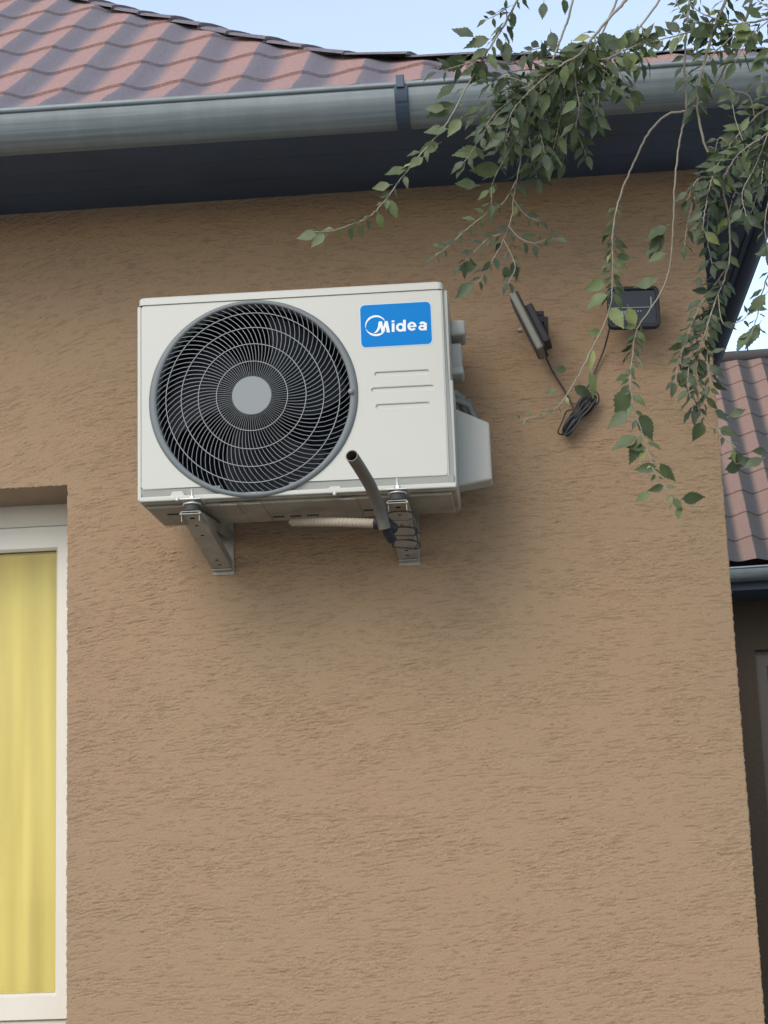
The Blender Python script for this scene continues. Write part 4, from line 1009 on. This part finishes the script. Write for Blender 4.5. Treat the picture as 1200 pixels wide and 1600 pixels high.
def branch(path, r0, r1, spec, seed, extra=(), twigs=()):
    """path: [(px,py,Y)]; spec: [(t0,t1,spacing m,leaf length,(tone lo,hi), spread)]; twigs: [(t, (px,py,Y) end..., leaf size)]"""
    rnd = random.Random(seed); P = cat([at(*p) for p in path], 8); n = len(P)
    # small kinks at the nodes so that the stem does not look like a wire
    for i in range(1, n-1): P[i] = P[i]+Vector((rnd.uniform(-1, 1), rnd.uniform(-1, 1), rnd.uniform(-1, 1)))*.0011
    ds = [0]
    for i in range(1, n): ds.append(ds[-1]+(P[i]-P[i-1]).length)
    T = ds[-1]
    def pt(d):
        for i in range(n-1):
            if ds[i+1] >= d: k = (d-ds[i])/max(1e-9, ds[i+1]-ds[i]); return P[i].lerp(P[i+1], k), (P[i+1]-P[i]).normalized()
        return P[-1], (P[-1]-P[-2]).normalized()
    mb = MB(); mb.tube(P, [r0+(r1-r0)*(d/T) for d in ds], 7)
    lv = Leaves()
    def put_leaf(p, tg, side, L, tone, spread):
        sdv = tg.cross(Vector((0, 1, 0))); sdv = (sdv if sdv.length > .1 else Vector((1, 0, 0))).normalized()
        d = tg*rnd.uniform(.35, .9)+sdv*side*spread*rnd.uniform(.6, 1.3)+Vector((0, rnd.uniform(-.5, .4), -rnd.uniform(.1, .55)))
        nr = Vector((rnd.uniform(-.8, .8), -rnd.uniform(.15, 1.0), rnd.uniform(-.1, 1.0)))
        lv.leaf(p, d, nr, L*rnd.uniform(.5, 1.25), tone, rnd)
    for (t0, t1, sp, L, tone, spread) in spec:
        d = t0*T; side = 1
        while d < t1*T:
            p, tg = pt(d); tn = rnd.uniform(*tone)
            if rnd.random() < .05: tn = .97
            if rnd.random() < .90: put_leaf(p, tg, side, L, tn, spread)
            side = -side; d += sp*.78*rnd.uniform(.7, 1.3)
    for (t0, ends, L, tone, sp) in twigs:
        p, tg = pt(t0*T); TP = cat([p]+[at(*e) for e in ends], 6); mb.tube(TP, [.0016-.0009*i/(len(TP)-1) for i in range(len(TP))], 5)
        d = 0; side = 1; acc = 0
        for i in range(1, len(TP)):
            acc += (TP[i]-TP[i-1]).length
            if acc >= sp*.65:
                acc = 0; put_leaf(TP[i], (TP[i]-TP[i-1]).normalized(), side, L, rnd.uniform(*tone), .9); side = -side
        lv.leaf(TP[-1], (TP[-1]-TP[-2]).normalized(), Vector((rnd.uniform(-.5, .5), -.8, rnd.uniform(0, .8))), L, rnd.uniform(*tone), rnd)
    for (px, py, Y, ang, Lpx, tone, *rest) in extra:      # single leaves: base pixel, direction (deg, 0 = right, 90 = up), length px
        s_ = (Y-CAM.y)/ray(px, py)[1]/F; d = AX[0]*math.cos(R(ang))+AX[1]*math.sin(R(ang))+AX[2]*rnd.uniform(-.35, .35)
        nr = -AX[2]+AX[0]*rnd.uniform(-.6, .6)+AX[1]*rnd.uniform(-.4, .8)
        lv.leaf(at(px, py, Y), d, nr, Lpx*s_/.97, tone, rnd, rest[0] if rest else .5)
    bo_ = tpart(mb.build('branch', M['twig'])); lv.build(bo_); return bo_

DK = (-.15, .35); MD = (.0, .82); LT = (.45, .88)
# 1 long twig drooping left over the gutter
branch([(860, -70, -1.0), (815, -10, -.98), (790, 35, -.96), (765, 75, -.95), (735, 125, -.93), (700, 190, -.92), (665, 232, -.9), (630, 275, -.9), (600, 315, -.9), (575, 340, -.9), (545, 352, -.9), (515, 361, -.9), (492, 362, -.9)],
       .0028, .0009, [(.12, .36, .012, .048, MD, .9), (.60, .98, .019, .036, MD, .9), (.36, .6, .06, .034, MD, .9)], 1,
       extra=[(716, 128, -.92, 215, 48, .4), (722, 182, -.92, 235, 44, .8), (704, 200, -.92, 190, 45, .6), (690, 222, -.9, 205, 42, .7), (664, 243, -.9, 220, 38, .75), (640, 262, -.9, 200, 44, .5), (614, 288, -.9, 190, 36, .7), (604, 308, -.9, -60, 40, .88), (590, 330, -.9, -75, 30, .8), (500, 362, -.9, 195, 42, .6), (510, 362, -.9, 225, 36, .8), (545, 353, -.9, -80, 26, .5), (560, 348, -.9, -70, 28, .6),
              (745, 60, -.95, 150, 50, .2), (735, 85, -.95, 205, 60, .25), (760, 90, -.95, 240, 50, .2), (790, 60, -.95, -85, 45, .2), (770, 60, -.95, 190, 50, .3), (716, 160, -.9, 200, 60, .35, .45), (700, 170, -.9, 175, 40, .5)],
       twigs=[(.34, [(735, 98, -.95), (700, 108, -.95), (686, 112, -.95)], .045, DK, .018), (.2, [(790, 15, -.97), (775, 24, -.97), (762, 30, -.97)], .032, DK, .014)])
# 2 dense middle mass
branch([(1010, -60, -1.05), (985, -10, -1.05), (955, 25, -1.05), (925, 60, -1.05), (905, 85, -1.05), (880, 100, -1.04), (850, 118, -1.02), (815, 135, -1.0), (780, 145, -.98)],
       .0045, .001, [(.42, 1, .0075, .055, MD, 1.0)], 2,
       extra=[(893, 62, -1.0, -95, 52, .1, .75), (912, 60, -1.0, 265, 45, .15, .8), (925, 95, -1, -70, 38, .1, .7), (845, 62, -1, -70, 35, .1), (860, 45, -1, -80, 45, .15), (925, 60, -1.0, 5, 70, .5), (960, 60, -1, -5, 60, .5), (1000, 55, -1, -30, 45, .4), (850, 0, -1, -95, 34, .2), (880, -5, -1, -80, 30, .2)],
       twigs=[(.6, [(870, 128, -1.0), (840, 150, -1.0), (825, 185, -.98)], .06, MD, .010), (.6, [(900, 135, -1.0), (905, 165, -1.0), (900, 195, -.98)], .055, MD, .011), (.8, [(800, 155, -1), (775, 175, -1), (760, 195, -1)], .055, DK, .012),
              (.55, [(935, 110, -1.0), (955, 130, -1.0)], .05, LT, .014), (.7, [(850, 145, -.95), (842, 190, -.95), (850, 235, -.95)], .06, DK, .010), (.7, [(830, 140, -1.02), (800, 175, -1.02), (790, 215, -1.0)], .055, DK, .011), (.85, [(790, 120, -1.03), (770, 130, -1.03)], .05, DK, .014),
              (.45, [(935, 92, -1.04), (975, 80, -1.04), (1010, 62, -1.04)], .052, MD, .014), (.65, [(880, 130, -.93), (878, 165, -.93), (872, 200, -.93), (862, 245, -.93)], .058, MD, .011), (.5, [(920, 120, -.98), (935, 150, -.98), (930, 185, -.97)], .05, DK, .013),
              (.9, [(790, 165, -.95), (758, 205, -.95), (728, 250, -.95)], .05, MD, .02)])
# 2a leafy shoots filling the mass in front of the gutter
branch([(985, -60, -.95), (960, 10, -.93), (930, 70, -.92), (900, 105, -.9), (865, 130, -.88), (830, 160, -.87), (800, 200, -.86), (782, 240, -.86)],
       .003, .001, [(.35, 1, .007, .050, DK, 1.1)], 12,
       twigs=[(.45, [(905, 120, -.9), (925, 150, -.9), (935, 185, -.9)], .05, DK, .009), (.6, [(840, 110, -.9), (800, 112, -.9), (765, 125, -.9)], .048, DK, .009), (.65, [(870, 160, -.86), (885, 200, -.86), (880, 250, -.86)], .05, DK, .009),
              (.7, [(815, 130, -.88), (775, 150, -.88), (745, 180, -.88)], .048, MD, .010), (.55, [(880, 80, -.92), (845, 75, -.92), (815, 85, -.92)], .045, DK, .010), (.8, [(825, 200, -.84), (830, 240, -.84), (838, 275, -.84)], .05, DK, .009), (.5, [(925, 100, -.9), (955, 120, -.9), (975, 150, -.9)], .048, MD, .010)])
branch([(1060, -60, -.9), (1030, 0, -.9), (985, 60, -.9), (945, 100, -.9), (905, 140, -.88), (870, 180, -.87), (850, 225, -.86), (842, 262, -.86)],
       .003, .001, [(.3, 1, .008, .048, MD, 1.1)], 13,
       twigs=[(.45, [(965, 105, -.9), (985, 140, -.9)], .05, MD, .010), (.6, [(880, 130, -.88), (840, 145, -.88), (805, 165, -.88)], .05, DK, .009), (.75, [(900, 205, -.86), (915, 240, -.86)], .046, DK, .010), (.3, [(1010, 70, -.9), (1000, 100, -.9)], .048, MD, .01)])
# 2b continuing thin stems down to the cluster right of the unit top
branch([(905, -60, -1.02), (893, 10, -1.02), (880, 50, -1.0), (862, 95, -1.0), (838, 140, -.95), (822, 180, -.92), (816, 225, -.9), (810, 270, -.88), (803, 302, -.86), (798, 345, -.85), (778, 392, -.84), (758, 426, -.83), (742, 448, -.82)],
       .003, .0009, [(.3, .52, .012, .052, MD, 1), (.52, .72, .03, .04, MD, .8), (.78, 1, .014, .036, DK, 1)], 3,
       extra=[(757, 235, -.88, 190, 55, .65), (775, 228, -.88, 120, 40, .7), (790, 262, -.88, 185, 62, .45), (772, 288, -.88, -110, 22, .8), (750, 290, -.86, 180, 44, .4), (865, 372, -.85, -150, 22, .15), (866, 372, -.85, -20, 24, .15), (864, 370, -.85, 90, 18, .2), (800, 405, -.84, -75, 35, .1), (790, 412, -.84, -85, 30, .15), (750, 412, -.83, 195, 40, .2), (745, 440, -.83, 215, 45, .2), (810, 228, -.85, -140, 44, .94), (806, 318, -.85, -100, 22, .98)],
       twigs=[(.66, [(785, 318, -.86), (745, 345, -.86), (700, 385, -.86), (680, 400, -.86)], .034, MD, .011), (.8, [(812, 372, -.84), (835, 380, -.84), (850, 375, -.84)], .036, DK, .013), (.84, [(800, 400, -.84), (805, 420, -.84), (795, 440, -.84)], .036, DK, .013), (.5, [(790, 245, -.88), (770, 285, -.88), (768, 316, -.88)], .04, MD, .02), (.82, [(765, 372, -.84), (742, 392, -.84), (722, 412, -.84)], .036, DK, .013), (.72, [(820, 335, -.84), (840, 345, -.84)], .034, DK, .012)])
# 3 long pale stem hanging in front of the wall
branch([(1185, -50, -1.1), (1170, 15, -1.08), (1155, 55, -1.05), (1135, 100, -1.0), (1108, 148, -.95), (1075, 172, -.92), (1045, 178, -.9), (1015, 205, -.88), (990, 255, -.86), (968, 310, -.85), (957, 365, -.85), (957, 425, -.84), (952, 485, -.82), (925, 545, -.8), (897, 598, -.8), (870, 637, -.8), (840, 650, -.8), (812, 656, -.8)],
       .0034, .0010, [(.52, .70, .0095, .040, MD, 1), (.9, 1, .017, .022, LT, .9)], 4,
       extra=[(950, 475, -.82, -60, 50, .9), (980, 475, -.82, -70, 44, .96), (945, 520, -.8, 175, 30, .85), (925, 540, -.8, -95, 42, .99, .4), (918, 575, -.8, -70, 52, .9, .4), (888, 578, -.8, 175, 24, .3, .6), (893, 601, -.8, -30, 40, .2), (873, 610, -.8, 180, 24, .45), (990, 450, -.82, 20, 45, .6), (955, 440, -.83, 190, 48, .8), (955, 458, -.83, 205, 50, .82), (960, 400, -.83, -10, 30, .4)])
# 4 second hanging stem with big leaves
branch([(1090, -60, -1.0), (1075, 20, -.98), (1070, 100, -.95), (1072, 172, -.92), (1062, 220, -.9), (1054, 290, -.88), (1052, 350, -.86), (1048, 405, -.84), (1038, 445, -.83), (1015, 485, -.82), (995, 515, -.8), (988, 560, -.79), (985, 600, -.79), (993, 645, -.78), (1008, 690, -.78), (1022, 735, -.78), (1045, 770, -.78), (1058, 796, -.78)],
       .0028, .0009, [(.02, .22, .014, .048, MD, 1), (.65, .78, .0085, .038, MD, 1), (.78, .9, .022, .042, MD, 1), (.9, 1, .017, .026, LT, 1)], 5,
       extra=[(1046, 350, -.85, 215, 52, .35), (1040, 362, -.85, 235, 50, .3), (1036, 372, -.85, 225, 40, .3), (1045, 395, -.85, 200, 38, .6), (990, 605, -.78, 230, 62, .4, .6), (998, 640, -.78, -65, 58, .35, .5), (988, 640, -.78, 215, 52, .5), (1000, 680, -.78, 200, 52, .5), (1004, 685, -.78, 240, 48, .35), (1014, 700, -.78, 180, 38, .4), (1030, 728, -.78, 190, 40, .3), (1028, 720, -.78, -50, 45, .35), (1040, 758, -.78, 200, 30, .5), (1060, 780, -.78, 5, 48, .35), (1050, 775, -.78, -60, 32, .7), (1020, 770, -.78, 200, 34, .8), (1060, 790, -.78, -90, 24, .85)])
# 5 right-hand stem in front of the corner
branch([(1160, -60, -1.15), (1130, 10, -1.1), (1105, 80, -1.05), (1090, 160, -1.0), (1098, 215, -.98), (1115, 258, -.96), (1130, 300, -.95), (1140, 355, -.93), (1138, 415, -.92), (1118, 470, -.9), (1105, 510, -.9), (1090, 560, -.88), (1088, 605, -.87), (1100, 650, -.86), (1120, 672, -.86), (1150, 700, -.86)],
       .0036, .0010, [(.05, .30, .012, .048, MD, 1), (.36, .6, .013, .046, DK, 1), (.63, .86, .0062, .040, DK, 1.0), (.86, 1, .02, .036, MD, 1)], 6,
       extra=[(1100, 655, -.86, 245, 40, .4, .6), (1120, 668, -.86, -20, 36, .3), (1112, 640, -.86, -25, 42, .15), (1135, 652, -.86, 20, 34, .3), (1128, 735, -.86, 15, 50, .15), (1150, 725, -.86, 20, 30, .1), (1090, 430, -.88, -80, 26, .15), (1165, 712, -.86, 190, 30, .3), (1195, 715, -.86, 200, 40, .3), (1200, 705, -.86, 180, 30, .15)],
       twigs=[(.68, [(1080, 520, -.88), (1062, 560, -.88), (1055, 595, -.88)], .042, DK, .011), (.7, [(1105, 560, -.88), (1110, 600, -.87), (1095, 635, -.87)], .042, DK, .010), (.5, [(1150, 300, -.95), (1165, 330, -.95)], .046, DK, .014), (.4, [(1125, 215, -1), (1160, 250, -1), (1200, 262, -1)], .05, MD, .013), (.44, [(1155, 235, -1), (1175, 195, -1), (1215, 150, -1)], .046, MD, .02),
              (.66, [(1130, 505, -.9), (1160, 500, -.9), (1175, 480, -.9)], .034, DK, .02), (.6, [(1110, 455, -.9), (1095, 475, -.9), (1075, 520, -.9)], .04, DK, .012), (.7, [(1085, 540, -.88), (1075, 590, -.88), (1082, 640, -.88)], .042, DK, .011), (.42, [(1090, 300, -.96), (1075, 345, -.96), (1070, 380, -.96)], .04, DK, .02), (.47, [(1110, 320, -.94), (1105, 370, -.94), (1112, 410, -.94)], .044, DK, .015)])
# 6 leafy twig across the top right
branch([(1320, -10, -1.15), (1255, 10, -1.12), (1200, 30, -1.1), (1150, 38, -1.08), (1105, 45, -1.06), (1060, 55, -1.05), (1015, 66, -1.04), (975, 78, -1.02), (945, 92, -1.0)],
       .003, .0009, [(.12, 1, .012, .055, MD, 1.0)], 7,
       extra=[(1160, 30, -1.1, -95, 50, .9, .6), (1130, 12, -1.08, -100, 36, .93, .6), (1128, 40, -1.06, 200, 60, .7), (1180, 42, -1.08, -110, 55, .8)],
       twigs=[(.3, [(1170, 60, -1.1), (1150, 95, -1.1)], .05, MD, .014), (.45, [(1095, 20, -1.1), (1070, -5, -1.1)], .035, MD, .009), (.5, [(1080, 30, -1.1), (1060, 10, -1.1), (1052, -15, -1.1)], .03, DK, .008), (.25, [(1190, 5, -1.1), (1170, -15, -1.1)], .04, DK, .01), (.4, [(1130, 70, -1.08), (1105, 95, -1.08), (1090, 130, -1.06)], .05, MD, .013), (.15, [(1215, 60, -1.1), (1195, 95, -1.1), (1190, 125, -1.1)], .05, MD, .013)])
branch([(1400, 40, -1.1), (1310, 90, -1.08), (1240, 140, -1.05), (1190, 175, -1.03), (1150, 215, -1.02), (1120, 260, -1.0), (1105, 310, -1.0), (1098, 360, -1.0)],
       .003, .001, [(.3, 1, .009, .046, DK, 1.1)], 14,
       twigs=[(.55, [(1170, 150, -1.05), (1140, 140, -1.05)], .046, MD, .011), (.65, [(1180, 240, -1.0), (1185, 290, -1.0), (1175, 330, -1.0)], .046, DK, .010), (.8, [(1090, 280, -1.0), (1075, 310, -1.0)], .044, DK, .011), (.5, [(1215, 200, -1.0), (1205, 260, -1.0)], .046, DK, .010)])
# 7 right edge twigs
branch([(1330, 120, -1.2), (1270, 150, -1.18), (1225, 185, -1.15), (1190, 215, -1.12), (1155, 240, -1.1), (1130, 275, -1.08)],
       .003, .001, [(.2, 1, .011, .05, MD, 1.0)], 8,
       twigs=[(.5, [(1215, 215, -1.1), (1195, 250, -1.1), (1190, 285, -1.1)], .05, DK, .012), (.7, [(1165, 225, -1.1), (1150, 190, -1.1), (1145, 165, -1.1)], .045, MD, .014), (.35, [(1230, 240, -1.1), (1205, 300, -1.1), (1195, 350, -1.1), (1200, 390, -1.1)], .045, DK, .02), (.6, [(1180, 260, -1.1), (1160, 300, -1.1), (1165, 335, -1.1)], .045, DK, .014)])
branch([(1330, 330, -1.2), (1270, 360, -1.15), (1230, 385, -1.1), (1205, 420, -1.08), (1190, 460, -1.05), (1182, 500, -1.05), (1165, 540, -1.05)],
       .0024, .0009, [(.3, 1, .026, .036, DK, 1.0)], 9,
       extra=[(1212, 378, -1.08, 205, 40, .1), (1208, 396, -1.08, 180, 30, .1), (1200, 455, -1.06, 230, 52, .5, .4), (1190, 500, -1.05, 240, 55, .5, .45), (1172, 515, -1.05, 235, 48, .45, .4), (1150, 510, -1.05, 170, 26, .05), (1138, 545, -1.05, 185, 36, .05, .25)])
# limbs and trunk out of the picture, right of it
tb = MB()
tb.tube(cat([(3.4, -2.2, -.05), (3.38, -2.2, 1.2), (3.3, -2.15, 2.4), (3.1, -2.0, 3.6), (2.9, -1.9, 4.8), (2.8, -1.8, 6.2)]), [.17-.0028*i for i in range(41)], 14)
tpart(tb.build('trunk', M['bark']))
lm = MB()
def limb(pts, r0, r1):
    P = cat(pts); lm.tube(P, [r0+(r1-r0)*i/(len(P)-1) for i in range(len(P))], 9)
E_ = {k: at(*v) for k, v in dict(j=(985, -60, -.95), k=(1060, -60, -.9), l=(1400, 40, -1.1), a=(860, -70, -1.0), b=(1010, -60, -1.05), c=(905, -60, -1.02), d=(1185, -50, -1.1), e=(1090, -60, -1.0), f=(1160, -60, -1.15), g=(1320, -10, -1.15), h=(1330, 120, -1.2), i=(1330, 330, -1.2)).items()}
HUB = Vector((1.5, -1.4, 4.25))
limb([(3.1, -2.0, 3.55), (2.6, -1.8, 4.0), (2.0, -1.55, 4.25), HUB], .05, .016)
limb([HUB, (1.1, -1.2, 4.15), (.9, -1.1, 4.0), E_['b']], .014, .0045); limb([(1.1, -1.2, 4.15), (.8, -1.1, 4.0), E_['c']], .008, .003); limb([(1.1, -1.2, 4.15), (.75, -1.05, 4.02), E_['a']], .008, .003)
limb([HUB, (1.0, -1.1, 4.05), E_['j']], .008, .003); limb([HUB, (1.1, -1.1, 4.05), E_['k']], .008, .003); limb([HUB, (1.5, -1.3, 3.9), E_['l']], .008, .003)
limb([HUB, (1.3, -1.3, 3.98), E_['d']], .01, .0034); limb([HUB, (1.2, -1.2, 4.0), E_['e']], .009, .003); limb([HUB, (1.25, -1.25, 4.0), E_['f']], .009, .0036); limb([HUB, (1.4, -1.3, 4.0), E_['g']], .008, .003)
limb([(2.0, -1.55, 4.25), (1.6, -1.4, 3.9), E_['h']], .01, .003); limb([(2.0, -1.55, 4.25), (1.7, -1.45, 3.7), E_['i']], .01, .0026)
tpart(lm.build('limb', M['bark']))

# crown of the tree above and to the right of the picture: it shades and mirrors in the gutter
rnd = random.Random(77); cr_ = Leaves(); cnt = 0
blobs = [((1.7, -1.7, 4.7), .75), ((2.6, -2.0, 5.2), 1.0), ((2.3, -1.4, 4.4), .6), ((3.2, -2.3, 5.9), 1.1), ((2.4, -2.4, 4.3), .7), ((3.4, -2.0, 4.6), .8), ((1.3, -1.9, 5.3), .6)]
while cnt < 2600:
    (c_, R_) = rnd.choice(blobs); v = Vector((rnd.gauss(0, 1), rnd.gauss(0, 1), rnd.gauss(0, 1))).normalized()*R_*rnd.random()**.4
    p = Vector(c_)+v; q_ = p-CAM; zc = q_.dot(AX[2]); px = 600+F*q_.dot(AX[0])/zc; py = 800-F*q_.dot(AX[1])/zc
    if -120 < px < 1330 and py > -150: continue
    n_ = rnd.randint(2, 4); d0 = Vector((rnd.uniform(-1, 1), rnd.uniform(-1, 1), rnd.uniform(-1, .3)))
    for k in range(n_): cr_.leaf(p+d0.normalized()*.03*k, d0+Vector((rnd.uniform(-.8, .8), rnd.uniform(-.8, .8), rnd.uniform(-.5, .3))), Vector((rnd.uniform(-.6, .6), rnd.uniform(-.6, .6), 1)), rnd.uniform(.06, .10), rnd.uniform(0, .8), rnd)
    cnt += n_
co_ = cr_.build(None); co_.name = 'crown'; tpart(co_)
lm = MB()
for (c_, R_) in blobs: limb([(3.05, -2.0, 3.9), ((3.05+c_[0])/2, (-2+c_[1])/2, (4.1+c_[2])/2), c_], .03, .008)
tpart(lm.build('limb', M['bark']))
